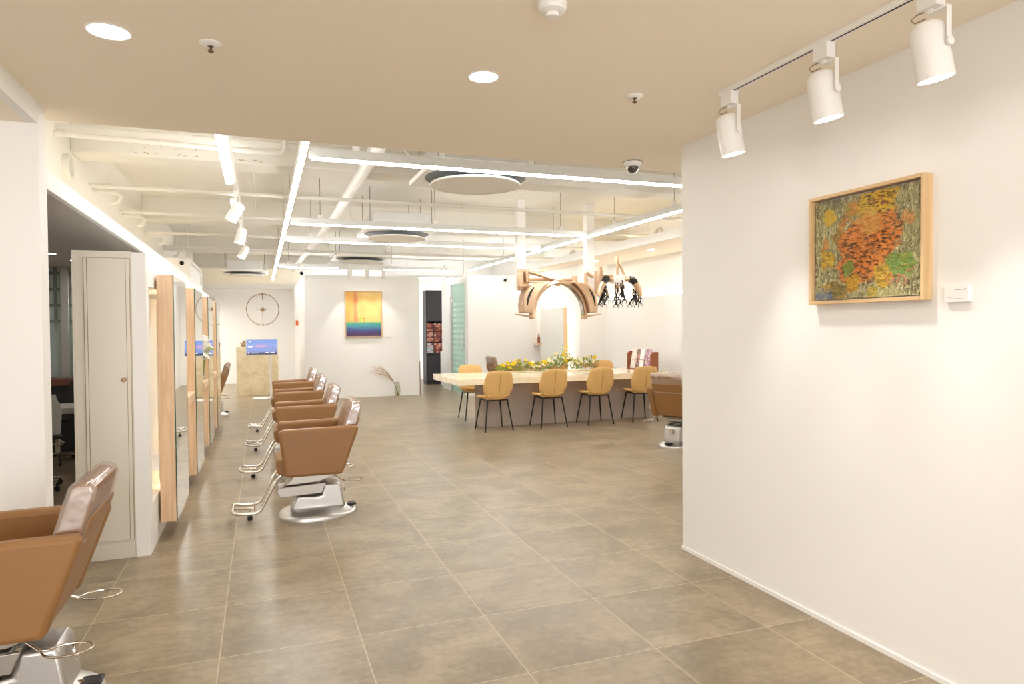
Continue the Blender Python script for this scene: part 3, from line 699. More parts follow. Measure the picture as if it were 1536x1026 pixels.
# ------------------------------------------------------------------ reception end
dk = thing('reception_desk', 'pale limestone reception desk below the round wall clock', 'desk', (-.50, 15.8, 0))
MB().box((0, 0, 0), (.855, .62, 1.03)).build('body', M['limestone'], dk, bevel=.004)
MB().box((.0, .0, 1.032), (.855, .62, 1.06)).build('top', M['limestone'], dk, bevel=.003)
rk_ = MB()
for k in range(26):
    a, e = rnd.uniform(0, 6.28), rnd.uniform(0, 1.4); r = .09
    leaf(rk_, (0, 0, .03), (math.cos(a) * math.cos(e), math.sin(a) * math.cos(e), math.sin(e)), r * rnd.uniform(.8, 1.3), .03)
rk_.lathe([(0, 0), (.06, 0), (.085, .03), (.07, .07), (0, .09)], 12)
o = tag(rk_.build('dried_bouquet', mat('brown_dried_flowers', lin((150, 122, 96)), .8, var=.5, var_scale=25)), 'small brown dried bouquet lying on the left of the reception desk', 'bouquet'); o.location = (-.33, 15.95, 1.061)
o = tag(MB().tube([(0, 0, 0), (-.05, 0, .11)], [.016, .02], 10).lathe([(0, 0), (.03, 0), (.03, .012), (0, .012)], 14).build('phone_stand', M['black'], smooth=True), 'small black stand sticking up behind the screen on the reception desk', 'stand'); o.location = (-.16, 16.0, 1.061)

tv = thing('screen_on_stand', 'white framed screen with a blue picture on a white pole stand before reception', 'screen', (.0, 14.92, 0))
fr = MB().box((-.295, -.022, .895), (.33, .022, 1.235)).build('screen_frame', M['screenframe'], tv, bevel=.006)
sc = MB().box((0, -.002, 0), (.585, .002, .305)).build('screen_picture', M['screen'], fr); sc.location = (-.275, -.0225, .912)
MB().box((.025, -.0262, .150), (.115, -.0248, .172)).box((.04, -.0262, .262), (.075, -.0248, .274)).box((.36, -.0262, .040), (.43, -.0248, .048)).box((.46, -.0262, .040), (.54, -.0248, .048)).box((.08, -.0262, .032), (.22, -.0248, .040)).build('screen_icons', emit_mat('icon_white', (1, 1, 1), .4), fr, loc=(-.275, 0, .912))
MB().lathe([(0, 0), (.014, 0), (.014, .001), (0, .001)], 16, mtx=Matrix.Translation((.035, -.0252, .038)) @ Matrix.Rotation(PI / 2, 4, 'X')).build('pink_icon', emit_mat('icon_pink', (.9, .2, .5), .4), fr, loc=(-.275, 0, .912))
MB().tube([(.18, .05, .03), (.18, .05, 1.05)], .017, 14).box((.14, .02, 1.0), (.22, .05, 1.1)).build('pole', M['screenframe'], tv, smooth=True)
MB().lathe([(0, 0), (.2, 0), (.205, .008), (.2, .022), (.19, .028), (0, .030)], 32, (.03, .03, 0), sx=1, sy=.9).build('foot', M['screenframe'], tv, smooth=True)

ck = thing('wall_clock', 'thin metal hoop wall clock with a brass centre on the back wall', 'clock', (.06, 19.44, 1.965))
MB().tube([(.405 * math.cos(a), -.03, .415 * math.sin(a)) for a in [2 * PI * k / 48 for k in range(48)]], .0075, 8, closed=True).build('hoop', M['brass'], ck, smooth=True)
Rx = Matrix.Rotation(PI / 2, 4, 'X')
MB().lathe([(0, 0), (.045, 0), (.045, .035), (.03, .05), (0, .052)], 20, mtx=Rx).build('centre', M['brass'], ck, smooth=True)
MB().tube([(0, -.035, 0), (.12, -.035, .0)], .006, 6).tube([(0, -.04, 0), (-.19, -.04, .008)], .005, 6).build('hands', M['brass'], ck, smooth=True)
MB().tube([(0, -.03, .415), (0, -.03, .25)], [.014, .008], 8).tube([(0, -.03, -.415), (0, -.03, -.06)], [.006, .004], 8).box((-.024, -.045, .40), (.024, 0, .43)).box((-.024, -.045, -.43), (.024, 0, -.40)).build('stem', M['brass'], ck)

# ------------------------------------------------------------------ centre wall: picture, label, vase, call box
pb = thing('framed_painting', 'framed yellow and sea blue painting on the centre wall', 'painting', (1.632, 14.42, 1.245))
b = MB(); W, Hh = .765, .965
b.box((0, -.05, 0), (.022, 0, Hh)).box((W - .022, -.05, 0), (W, 0, Hh)).box((.022, -.05, 0), (W - .022, 0, .022)).box((.022, -.05, Hh - .022), (W - .022, 0, Hh)); b.build('frame', M['framewood'], pb, bevel=.002)
cv = MB().box((0, 0, 0), (W - .05, .022, Hh - .05)).build('canvas', M['sea'], pb); cv.location = (.025, -.036, .025)
tag(MB().box((0, 0, 0), (.085, .014, .055)).build('caption_card', M['paper'], bevel=.001), 'small white caption card beside the yellow and blue painting', 'card').location = (2.475, 14.408, 1.24)
v_ = tag(MB().lathe([(0, 0), (.045, 0), (.05, .006), (.066, .11), (.064, .17), (.05, .24), (.046, .30), (.042, .30), (.046, .24), (.060, .17), (.062, .11), (.046, .012), (0, .012)], 24).build('glass_vase', M['vaseglass'], smooth=True), 'olive glass vase on the floor against the centre wall', 'vase'); v_.location = (2.685, 14.31, 0)
br = MB(); tw = MB()
def branch(p0, p1, p2, r): return [((1 - t) ** 2 * p0[0] + 2 * t * (1 - t) * p1[0] + t * t * p2[0], (1 - t) ** 2 * p0[1] + 2 * t * (1 - t) * p1[1] + t * t * p2[1], (1 - t) ** 2 * p0[2] + 2 * t * (1 - t) * p1[2] + t * t * p2[2]) for t in [k / 12 for k in range(13)]]
for k in range(3):
    path = branch((.025 - .01 * k, .0, .016), (-.12 + .05 * k, -.015 + .01 * k, .55 - .05 * k), (-.42 - .03 * k, -.02 * k, .62 - .06 * k), 0)
    br.tube(path, [.007 - .00045 * i for i in range(13)], 6)
    for j in range(14):
        t_ = 5 + (j % 8); p = Vector(path[min(12, t_)]); d = (Vector(path[min(12, t_)]) - Vector(path[t_ - 2])).normalized()
        d = (d + Vector((rnd.uniform(-.5, .1), rnd.uniform(-.4, .2), rnd.uniform(-.7, .6)))).normalized(); L = rnd.uniform(.08, .26); e = p + d * L + Vector((0, 0, rnd.uniform(-.06, .03)))
        mid = p + d * L * .5 + Vector((0, 0, .015)); tw.tube([p, mid, e], [.0024, .0018, .0010], 5)
        for q in range(2):
            s0 = p.lerp(e, .4 + .3 * q); tw.tube([s0, s0 + Vector((rnd.uniform(-.08, 0), rnd.uniform(-.03, .02), rnd.uniform(-.06, .06)))], [.0014, .0007], 4)
bt = br.build('dry_branches', M['branch'], smooth=True); tag(bt, 'dry bare branches arching left out of the olive glass vase', 'branches'); bt.location = (2.685, 14.31, 0)
tw.build('twigs', M['twig'], bt)
cbx = thing('call_box', 'small white wall box with an orange face on the centre wall side', 'alarm', (.84, 17.0, 1.62))
MB().box((-.05, -.09, .02), (0, .09, .16)).build('box', M['white_metal'], cbx, bevel=.006); MB().box((-.055, -.05, -.11), (0, .05, .018)).build('orange_face', M['orange_alarm'], cbx, bevel=.004)
MB().box((-.06, .051, -.11), (0, .09, .018)).build('switch_plate', M['white_metal'], cbx, bevel=.004)

# ------------------------------------------------------------------ corridor: dark cabinet with dye boxes, door
dcab = thing('dark_cabinet', 'tall charcoal cabinet with open shelves of dye boxes in the corridor', 'cabinet', (3.93, 16.97, 0))
MB().box((0, 0, 0), (.02, .36, 2.39)).box((.78, 0, 0), (.8, .36, 2.39)).box((.02, .34, 0), (.78, .36, 2.39)).box((.02, 0, .0), (.78, .34, .08)).box((.02, 0, 1.60), (.78, .34, 1.63)).box((.02, 0, .76), (.78, .34, .80)).box((.02, 0, 2.37), (.78, .34, 2.39)).build('body', M['darkcab'], dcab)
MB().box((.022, -.018, 1.632), (.778, -.001, 2.386)).build('upper_door', M['darkcab'], dcab, bevel=.002)
MB().box((.022, -.018, .085), (.778, -.001, .74)).build('lower_door', M['darkcab'], dcab, bevel=.002)
sh = MB()
for z in (1.065, 1.335): sh.box((.02, .01, z), (.78, .33, z + .014))
for x in (.20, .39, .58): sh.box((x - .006, .01, .80), (x + .006, .33, 1.60))
sh.build('shelves', M['shelfblack'], dcab)
boxcols = [mat('dye_box_%d' % i, c, .4) for i, c in enumerate((lin((150, 70, 56)), lin((120, 54, 50)), lin((176, 104, 84)), lin((90, 44, 44)), lin((196, 150, 130))))] + [mat('dye_box_pale', lin((180, 186, 196)), .4)]
bproto = {}
n_box = 0
for zi, z0 in enumerate((.80, 1.079, 1.349)):
    for ci, x0 in enumerate((.024, .208, .398)):
        for r in range(5):
            for k in range(3):
                if zi == 2 and r == 4: continue
                mi = rnd.randrange(5) if not (zi == 0 and ci == 0) else rnd.choice((5, 5, 4, 1))
                if mi not in bproto: q = MB().box((-.026, -.08, 0), (.026, .08, .044)).build('dye_box', boxcols[mi]); bproto[mi] = q
                else: q = bproto[mi].copy(); C.objects.link(q)
                q.location = (3.93 + x0 + .03 + k * .056, 17.07, z0 + .0005 + r * .0505)
                tag(q, 'small dye box in the dark corridor cabinet, %s shelf, %s bay' % (('lowest', 'middle', 'top')[zi], ('left', 'second', 'third')[ci]), 'box', 'dye boxes in the dark cabinet')
dw = thing('drawer_unit', 'narrow white drawer unit beside the dark cabinet, behind the glass door block', 'drawers', (4.22, 16.25, 0))
MB().box((0, 0, 0), (.45, .4, .85)).build('body', M['wall'], dw, bevel=.003)
for k in range(4): MB().box((-.012, .02, .05 + .2 * k), (0, .38, .235 + .2 * k)).build('drawer', M['wall'], dw, bevel=.003)
d3_ = MB().box((3.3, 18.86, 0), (4.2, 18.9, 2.1)).build('door_1', M['wall'], bevel=.003); d3_['kind'] = 'structure'
MB().lathe([(0, 0), (.02, 0), (.02, .01), (.009, .014), (.009, .04), (.026, .045), (.026, .07), (0, .075)], 14, mtx=Matrix.Translation((4.13, 18.86, 1.0)) @ Rx).build('door_knob', M['brass'], d3_, smooth=True)
MB().box((4.0, 18.84, 1.84), (4.2, 18.86, 1.88)).build('door_closer', M['alu'], d3_)
# glass door of the block
gd = MB().box((4.095, 13.94, .01), (4.107, 15.12, 2.40)).build('door_2', M['greenglass']); gd['kind'] = 'structure'
hb = MB()
for x in (4.06, 4.142): hb.tube([(x, 14.14, .94), (x, 14.14, 1.36)], .014, 10)
hb.tube([(4.06, 14.14, .98), (4.142, 14.14, .98)], .008, 8).tube([(4.06, 14.14, 1.32), (4.142, 14.14, 1.32)], .008, 8)
hb.build('door_handle', M['chrome'], gd, smooth=True)
MB().box((4.08, 14.98, 2.0), (4.12, 15.13, 2.1)).box((4.08, 14.98, .22), (4.12, 15.13, .32)).build('hinge', M['chrome'], gd, bevel=.004)
MB().box((4.085, 15.04, .01), (4.117, 15.125, 2.40)).build('edge_profile', M['brushed'], gd)

# ------------------------------------------------------------------ right alcove mirror with shelf
ms = thing('wall_mirror', 'tall mirror in an oak case with a bright halo on the far right wall', 'mirror', (5.72, 12.22, 0))
MB().box((-.14, 0, .2), (-.045, 1.2, 1.815)).build('oak_case', M['wood'], ms, bevel=.003)
g = MB().box((-.146, .003, .203), (-.141, 1.197, 1.812)).build('mirror_glass', M['mirror'], ms)
MB().box((-.045, .1, .5), (0, 1.1, 1.5)).build('wall_bracket', M['white_metal'], ms)
MB().box((-.044, .10, .3), (-.030, .115, 1.74)).box((-.044, .115, 1.725), (-.030, 1.1, 1.74)).build('backlight', emit_mat('halo_led', (1, .93, .82), 26.), ms)
MB().box((-.20, 1.22, 1.06), (-.0, 1.46, 1.085)).build('shelf', M['wood'], ms, bevel=.003)
o = tag(MB().lathe([(0, 0), (.03, 0), (.032, .01), (.032, .12), (.014, .15), (.014, .2), (0, .2)], 16).build('pump_bottle', M['rack'], smooth=True), 'brown bottle on the small shelf beside the right wall mirror', 'bottle'); o.location = (5.58, 13.5, 1.086)

# ------------------------------------------------------------------ right wall: painting, caption card
pr = thing('framed_painting', 'framed thick textured orange, yellow and green abstract on the right wall', 'painting', (2.507, 2.575, 1.515), -PI / 2)
b = MB(); W, Hh = .603, .503; fd = .048
b.box((0, -fd, 0), (.016, .001, Hh)).build('frame_side', M['framewood'], pr, bevel=.0015); MB().box((W - .016, -fd, 0), (W, .001, Hh)).build('frame_side', M['framewood'], pr, bevel=.0015)
MB().box((.016, -fd, 0), (W - .016, 0, .016)).build('frame_rail', M['framewood_r'], pr, bevel=.0015); MB().box((.016, -fd, Hh - .016), (W - .016, 0, Hh)).build('frame_rail', M['framewood_r'], pr, bevel=.0015)
cw, ch_ = W - .056, Hh - .048
g = MB(); N = 70
import mathutils.noise as mn
vv = [[g.bm.verts.new((cw * i / N, -.020 - .008 * mn.noise(Vector((cw * i / N * 60, ch_ * j / N * 60, 0))) - .010 * max(0., 1 - ((i / N - .5) ** 2 + (j / N - .5) ** 2) * 9) * (.5 + mn.noise(Vector((cw * i / N * 40, ch_ * j / N * 90, 3.)))), ch_ * j / N)) for i in range(N + 1)] for j in range(N + 1)]
wv = [[g.bm.verts.new((cw * i / N, 0, ch_ * j / N)) for i in (0, N)] for j in range(N + 1)]
for j in range(N):
    for i in range(N): g.bm.faces.new((vv[j][i], vv[j][i + 1], vv[j + 1][i + 1], vv[j + 1][i]))
    g.bm.faces.new((vv[j][0], vv[j + 1][0], wv[j + 1][0], wv[j][0])); g.bm.faces.new((vv[j][N], wv[j][1], wv[j + 1][1], vv[j + 1][N]))
cvs = g.build('canvas', M['abstract'], pr, smooth=True); cvs.location = (.024, -.008, .022)
sd = MB()
for pts in (((.42, .05), (.40, .075), (.425, .095), (.44, .07), (.43, .055)), ((.45, .05), (.47, .085), (.455, .09), (.49, .075), (.50, .055), (.48, .045)), ((.50, .10), (.53, .105))):
    sd.tube([(.024 + x, -.0415, .022 + z) for x, z in pts], .0022, 6)
sd.build('signature', mat('pink_paint', lin((206, 120, 100)), .6), pr)
bk = MB().box((.018, -.006, .018), (W - .018, 0, Hh - .018)).build('backing', M['paper'], pr)
tk = MB()
for k in range(9): tk.lathe([(0, .003), (.003, .002), (.003, 0)], 8, mtx=Matrix.Translation((W - .029, -.010, .05 + k * .048)) @ Rx)
MB().box((W - .034, -.010, .02), (W - .018, -.006, Hh - .02)).build('canvas_margin', mat('raw_canvas', (.72, .62, .48), .8), pr); tk.build('staples', M['bronze_dark'], pr)
cc = thing('caption_card', 'white caption card on the right wall beside the textured abstract', 'card', (2.507, 1.908, 1.502), -PI / 2)
MB().box((0, -.018, 0), (.096, .002, .060)).build('card', M['paper'], cc, bevel=.001)
MB().box((.045, -.0186, .046), (.078, -.018, .049)).box((.08, -.0186, .046), (.088, -.018, .05)).box((.012, -.0186, .012), (.075, -.018, .0135)).box((.012, -.0186, .018), (.06, -.018, .0195)).build('printed_lines', M['print'], cc)

# ------------------------------------------------------------------ front ceiling fittings
def downlight(x, y, z, r, label, lens, group):
    t = thing('downlight', label, 'ceiling light', (x, y, z), 0, group)
    MB().lathe([(r, -.002), (r + .008, -.004), (r + .014, 0), (r + .014, .0)], 32).build('trim_ring', M['white_metal'], t, smooth=True)
    MB().lathe([(0, -.001), (r, -.001), (r, -.0025), (0, -.0025)], 24).build('lens', M[lens], t)
    return t
downlight(-.523, 2.969, 2.55, .066, 'round recessed downlight at the upper left of the tan ceiling', 'down', 'front ceiling downlights')
downlight(.96, 2.952, 2.55, .060, 'round recessed downlight in the middle of the tan ceiling', 'down', 'front ceiling downlights')
for k, (x, y) in enumerate(((-.523, .9), (.96, .9), (-.523, -1.2), (.96, -1.2), (.96, -3.0), (-.523, -3.))):
    downlight(x, y, 2.55, .062, 'round recessed downlight in the tan ceiling, behind the camera', 'down', 'front ceiling downlights')
for x, y, l in ((5.75, 9.3, 'small downlight in the right alcove ceiling, nearest the right wall corner'), (5.75, 11.2, 'small downlight in the right alcove ceiling, second from the right wall corner'), (5.45, 13.3, 'small downlight at the far end of the right alcove ceiling')):
    downlight(x, y, 2.63, .055, l, 'downsmall', 'alcove ceiling downlights')
for x, y, l in ((-1.94, 7.9, 'small downlight in the grey low ceiling, left of the pair over the gap'), (-1.87, 8.6, 'small downlight in the grey low ceiling, right of the pair over the gap')):
    downlight(x, y, 2.187, .05, l, 'downsmall', 'grey ceiling downlights')
for x, y in ((-2.6, 5.6), (-2.6, 11.), (-3.4, 8.), (-2.2, 13.2), (-1.7, 15.4), (-1.7, 16.8), (-1.7, 18.2), (-2.7, 15.4), (-2.7, 16.8), (-2.7, 18.2)):  # unseen lamps added to brighten the low room and the back wall
    downlight(x, y, 2.187, .15 if y > 15 else .085, 'added fill downlight in the grey low ceiling, unseen behind the left wall', 'downsmall', 'grey ceiling downlights')
def sprinkler(x, y, z, label):
    t = thing('sprinkler', label, 'sprinkler', (x, y, z))
    MB().lathe([(0, -.012), (.012, -.012), (.03, -.010), (.042, -.002), (.042, .002), (0, .002)], 24).build('rosette', M['white_metal'], t, smooth=True)
    MB().lathe([(0, -.034), (.010, -.034), (.012, -.030), (.004, -.026), (.004, -.016), (.012, -.013), (0, -.01)], 16).build('head', M['sprink'], t, smooth=True)
sprinkler(-.169, 2.962, 2.55, 'small round sprinkler head on the tan ceiling beside the left downlight')
sprinkler(1.739, 2.956, 2.55, 'small round sprinkler head on the tan ceiling right of the middle downlight')
sprinkler(-2.0, 7.0, 2.187, 'small sprinkler head on the grey low ceiling over the left gap')
sd_ = thing('smoke_detector', 'round white smoke detector at the top of the tan ceiling', 'smoke detector', (.975, 2.215, 2.55))
MB().lathe([(0, 0), (.052, 0), (.052, -.012), (.050, -.014), (.047, -.026), (.034, -.031), (.027, -.033), (0, -.033)], 32).build('body', M['white_metal'], sd_, smooth=True)
MB().lathe([(.0225, -.033), (.0225, -.046), (0, -.0462)], 24).build('sensor_cup', M['white_metal'], sd_, smooth=True)
sl = MB()
for k in range(7):
    a = 2 * PI * k / 7 - PI / 2 + .1; sl.box((-.006, -.003, -.0345), (.006, .003, -.0275), Matrix.Rotation(a, 4, 'Z') @ Matrix.Translation((0, .0335, 0)) @ Matrix.Rotation(-.6, 4, 'X'))
sl.build('slots', M['black'], sd_)
cc_ = thing('dome_camera', 'white dome security camera on the tan ceiling edge by the right wall', 'security camera', (2.415, 4.135, 2.55))
MB().lathe([(0, .002), (.062, .002), (.064, -.006), (.058, -.022), (.046, -.034), (.04, -.035), (.0, -.035)], 32).build('housing', M['white_metal'], cc_, smooth=True)
MB().lathe([(.066, 0), (.066, -.003), (.06, -.003)], 32).build('gasket', M['black'], cc_)
MB().lathe([(.041, -.034), (.041, -.045), (.034, -.062), (.02, -.073), (0, -.077)], 24).build('dome', mat('smoked_dome', (.05, .045, .04), .05, coat=1.), cc_, smooth=True)
def track_spot(label, loc, aim, group, s=1., cable=True):
    """can spot hanging from a rail at loc (rail underside); aim = direction the can points"""
    t = thing('track_spotlight', label, 'spotlight', loc, 0, group)
    MB().box((-.018 * s, -.03 * s, -.05 * s), (.018 * s, .03 * s, 0)).build('adapter', M['white_metal'], t, bevel=.002)
    d = Vector(aim).normalized(); q = Vector((0, 0, -1)).rotation_difference(d).to_matrix().to_4x4()
    dz = -.156 * s; mtx = Matrix.Translation((0, 0, dz)) @ q
    can = MB().lathe([(0, .068 * s), (.03 * s, .067 * s), (.042 * s, .055 * s), (.045 * s, .035 * s), (.047 * s, -.085 * s), (.044 * s, -.085 * s), (.042 * s, -.07 * s), (0, -.07 * s)], 32, mtx=mtx).build('can', M['white_metal'], t, smooth=True)
    MB().lathe([(0, -.0765 * s), (.0415 * s, -.0765 * s), (.0415 * s, -.0785 * s), (0, -.0785 * s)], 24, mtx=mtx).build('lens', M['spotlens'], can)
    y = -.052 * s
    MB().box((-.009 * s, y - .003, -.165 * s), (.009 * s, y, -.060 * s)).box((-.009 * s, y, -.065 * s), (.009 * s, .0, -.060 * s)).box((-.006 * s, -.006, -.065 * s), (.006 * s, .006, -.045 * s)).build('bracket', M['white_metal'], t, bevel=.001)
    MB().lathe([(0, 0), (.012 * s, 0), (.012 * s, .006 * s), (0, .006 * s)], 16, mtx=Matrix.Translation((0, y - .002, -.156 * s)) @ Rx).build('pivot', M['white_metal'], t, smooth=True)
    if cable:
        MB().tube([(.0, .02 * s, -.05 * s), (-.012 * s, .035 * s, -.055 * s), (-.014 * s, .05 * s, -.063 * s), (-.01 * s, .04 * s, -.075 * s), (0, .015 * s, -.07 * s)], .0028, 6).build('cable', M['groove'], t, smooth=True)
    return t, mtx
rail = thing('track_rail', 'long white light track along the tan ceiling by the right wall', 'light track', (2.11, 2.0, 2.55))
MB().box((-.017, -3.2, -.022), (.017, .775, 0)).build('rail', M['white_metal'], rail, bevel=.001)
MB().box((-.005, -3.2, -.0226), (.004, .76, -.0218)).build('slot', M['black'], rail)
for y, l in ((2.71, 'white can spotlight at the far end of the right ceiling track'), (2.13, 'white can spotlight in the middle of the right ceiling track'), (1.67, 'largest white can spotlight, nearest us on the right ceiling track')):
    t, mt = track_spot(l, (2.11, y, 2.528), (.19, -.05, -1), 'right track spotlights', 1.22)
    L = bpy.data.lights.new('wall_spot', 'SPOT'); L.energy = 10; L.color = (1, .95, .90); L.spot_size = math.radians(54); L.spot_blend = .9; L.shadow_soft_size = .035
    lo = bpy.data.objects.new('wall_spot', L); C.objects.link(lo)
    d = Vector((.19, -.05, -1)).normalized(); lo.location = Vector((2.11, y, 2.528 - .19)) + d * .12; lo.rotation_euler = Vector((0, 0, -1)).rotation_difference(d).to_euler()
for k, y in enumerate((.9, .1)):
    L = bpy.data.lights.new('wall_spot', 'SPOT'); L.energy = 10; L.color = (1, .95, .90); L.spot_size = math.radians(54); L.spot_blend = .9; L.shadow_soft_size = .035
    t, mt = track_spot('white can spotlight on the right ceiling track, behind the camera', (2.11, y, 2.528), (.19, -.05, -1), 'right track spotlights', 1.22)
    lo = bpy.data.objects.new('wall_spot', L); C.objects.link(lo); d = Vector((.19, -.05, -1)).normalized(); lo.location = Vector((2.11, y, 2.338)) + d * .12; lo.rotation_euler = Vector((0, 0, -1)).rotation_difference(d).to_euler()

# ------------------------------------------------------------------ linear lights of the exposed ceiling
def linear_light(p0, p1, label, rods, w=.05):
    p0, p1 = Vector(p0), Vector(p1); d = p1 - p0; L = d.length; a = math.atan2(d.y, d.x)
    t = thing('linear_light', label, 'linear light', p0, a, 'suspended linear lights')
    MB().box((0, -w / 2, .014), (L, w / 2, .085)).build('channel', M['alu'], t, bevel=.002)
    MB().box((.02, -w / 2 + .003, 0), (L - .02, w / 2 - .003, .0135)).build('diffuser', M['led'], t)
    for q in rods:
        r = MB().tube([(q, 0, .085), (q, 0, .662)], .0035, 6).build('rod', M['wire'], t)
        MB().box((q - .025, -.02, .085), (q + .025, .02, .13)).build('clamp', M['white_metal'], r, bevel=.003)
    return t
Zl = 2.70
linear_light((.31, 4.45, Zl), (.31, 18.6, Zl), 'long bright linear light running away from us left of the cross lights', (1., 3.2, 5.3, 8.2, 11, 13.5))
linear_light((4.42, 4.45, Zl), (4.42, 14.8, Zl), 'long bright linear light running away from us above the right side of the table', (1., 2.2, 3.6, 5.6, 8.0))
for y, x0, x1, l in ((5.38, .36, 4.36, 'bright cross light nearest us under the exposed ceiling'), (8.76, .36, 4.36, 'bright cross light second from us under the exposed ceiling'), (10.45, .36, 4.36, 'bright cross light third from us under the exposed ceiling'),
                     (14.86, .36, 1.57, 'short bright cross light left of the three small spots over the centre wall'), (14.9, 2.50, 4.1, 'short bright cross light right of the three small spots over the centre wall'), (17.2, 3.3, 5.2, 'small bright cross light at the far end, over the corridor')):
    linear_light((x0, y, Zl), (x1, y, Zl), l, ((.35, (x1 - x0) * .45, x1 - x0 - .4) if x1 - x0 > 2 else (.2, x1 - x0 - .2)), .05)
# left lit track with three spots
lt = thing('light_track', 'white lit track on the left of the exposed ceiling with three spots', 'light track', (-.25, 4.5, 2.78))
MB().box((.02, 0, 0), (.06, 6.9, .05)).build('rail', M['white_metal'], lt, bevel=.002)
MB().box((-.03, .05, -.012), (.018, 2.35, .03)).box((-.03, 3.35, -.012), (.018, 3.95, .03)).build('diffuser', emit_mat('track_led', (1, .99, .96), 5.), lt)
for q in (.5, 2.6, 4.6, 6.7): MB().tube([(.04, q, .05), (.04, q, .58)], .004, 6).build('rod', M['alu'], lt)
for y, aim, l in ((7.25, (-.55, -.05, -1), 'white can spotlight nearest us on the lit left track'), (9.05, (-.25, .0, -1), 'white can spotlight in the middle of the lit left track'), (10.9, (-.5, -.3, -1), 'farthest tilted white can spotlight on the lit left track')):
    track_spot(l, (-.21, y, 2.78), aim, 'left track spotlights', 1.25, False)
# three small spots over the centre wall
r3 = tag(MB().box((1.60, 13.88, 2.70), (2.48, 13.92, 2.73)).tube([(1.75, 13.9, 2.73), (1.75, 13.9, 3.36)], .004, 6).tube([(2.4, 13.9, 2.73), (2.4, 13.9, 3.36)], .004, 6).build('spot_bar', M['white_metal']), 'short white bar carrying three small spots in front of the centre wall', 'light track')
for x, l in ((1.68, 'small white spotlight left of three above the blue and yellow painting'), (2.02, 'small white spotlight middle of three above the blue and yellow painting'), (2.36, 'small white spotlight right of three above the blue and yellow painting')):
    track_spot(l, (x, 13.9, 2.70), (.0, .42, -1), 'centre wall spotlights', 1.1, False)
    L = bpy.data.lights.new('picture_spot', 'SPOT'); L.energy = 7; L.color = (1, .96, .9); L.spot_size = math.radians(56); L.spot_blend = .6; L.shadow_soft_size = .03
    lo = bpy.data.objects.new('picture_spot', L); C.objects.link(lo); d = Vector((0, .42, -1)).normalized(); lo.location = Vector((x, 13.9, 2.70 - .1716)) + d * .11; lo.rotation_euler = Vector((0, 0, -1)).rotation_difference(d).to_euler()

# ------------------------------------------------------------------ ceiling cassettes
def cassette(x, y, z, label, grille=False):
    t = thing('ceiling_cassette', label, 'air conditioner', (x, y, z), 0, 'round ceiling cassettes')
    MB().box((-.50, -.50, 0), (.50, .50, .045)).build('panel', M['acwhite'], t, bevel=.006)
    MB().lathe([(.455, -.001), (.455, -.004), (0, -.004)], 40).build('air_slot', M['slotgrey'], t)
    MB().lathe([(0, -.07), (.39, -.066), (.39, -.05), (0, -.01)], 40).build('disc', M['grille'] if grille else M['acwhite'], t, smooth=True)
    MB().lathe([(.388, -.068), (.404, -.070), (.412, -.062), (.404, -.05), (.388, -.05)], 40).build('disc_rim', M['white_metal'], t, smooth=True)
    MB().box((-.40, -.40, .045), (.40, .40, .26)).build('casing', M['alu'], t, bevel=.01)
    MB().box((.40, -.12, .09), (.50, .12, .2)).tube([(-.40, .1, .15), (-.55, .12, .16), (-.62, .15, .25), (-.66, .16, .40), (-.66, .16, .59)], .012, 8).build('pipes', M['slabpaint'], t, smooth=True)
    for sx in (-1, 1):
        for sy in (-1, 1): MB().tube([(sx * .43, sy * .36, .0451), (sx * .43, sy * .36, 3.36 - z)], .005, 6).build('hanger', M['wire'], t)
    return t
ac = cassette(1.84, 5.93, 2.77, 'large round ceiling cassette with a meshed disc nearest us, behind the first cross light', True)
cassette(1.85, 9.78, 2.77, 'round white ceiling cassette in the middle of the exposed ceiling')
cassette(1.85, 13.6, 2.79, 'round white ceiling cassette above the blue and yellow painting')
cassette(-.32, 17.35, 2.77, 'round white ceiling cassette at the far left, above the wall clock')

# ------------------------------------------------------------------ pipes
def pipe(name, pts, r, label, cat='pipe', fittings=(), m='slabpaint', group='ceiling pipes'):
    o = tag(MB().tube(pts, r, 12).build(name, M[m], smooth=True), label, cat, group)
    if fittings:
        for f, d in fittings:
            f = Vector(f); d = Vector(d).normalized() * r * 1.6; MB().tube([f - d, f + d], r * 1.35, 12).build('coupling', M[m], o, smooth=True)
    return o
X = (1, 0, 0)
pipe('water_pipe', [(-1.58, 6.69, 3.12), (-.81, 6.69, 3.115), (6.36, 6.72, 3.115)], .035, 'thick cream pipe across the exposed ceiling just behind the tan ceiling edge', fittings=(((-.60, 6.69, 3.115), X),))
pipe('water_pipe', [(-1.58, 6.62, 3.05), (.16, 6.63, 3.03), (.21, 6.63, 3.04), (.235, 6.63, 3.08), (.235, 6.63, 3.37)], .021, 'thin cream pipe under the thick front one, ending in an elbow', fittings=(((-.1, 6.63, 3.033), X), ((-1.54, 6.62, 3.05), X)))
for y, z, l in ((7.86, 2.87, 'cream sprinkler pipe crossing behind the first ceiling beam, first of four'), (9.42, 2.865, 'cream sprinkler pipe crossing before the second ceiling beam, second of four'), (11.3, 2.865, 'cream sprinkler pipe behind the second ceiling beam, third of four'), (13.2, 2.87, 'cream sprinkler pipe before the third ceiling beam, fourth of four')):
    pipe('sprinkler_pipe', [(-1.58, y, z), (6.36, y + .04, z)], .022, l, fittings=(((-.85, y, z), X), ((2.3, y, z), X), ((-1.44, y, z), X)))
    pipe('drain_bend', [(-1.58, y + .16, z - .02), (-1.38, y + .16, z - .03), (-1.33, y + .16, z - .07), (-1.36, y + .16, z - .13), (-1.42, y + .16, z - .14)], .022, 'short cream bend out of the left upper wall at the ' + {7.86: 'first', 9.42: 'second', 11.3: 'third', 13.2: 'fourth'}[y] + ' sprinkler pipe', 'pipe', group='left wall pipe bends')
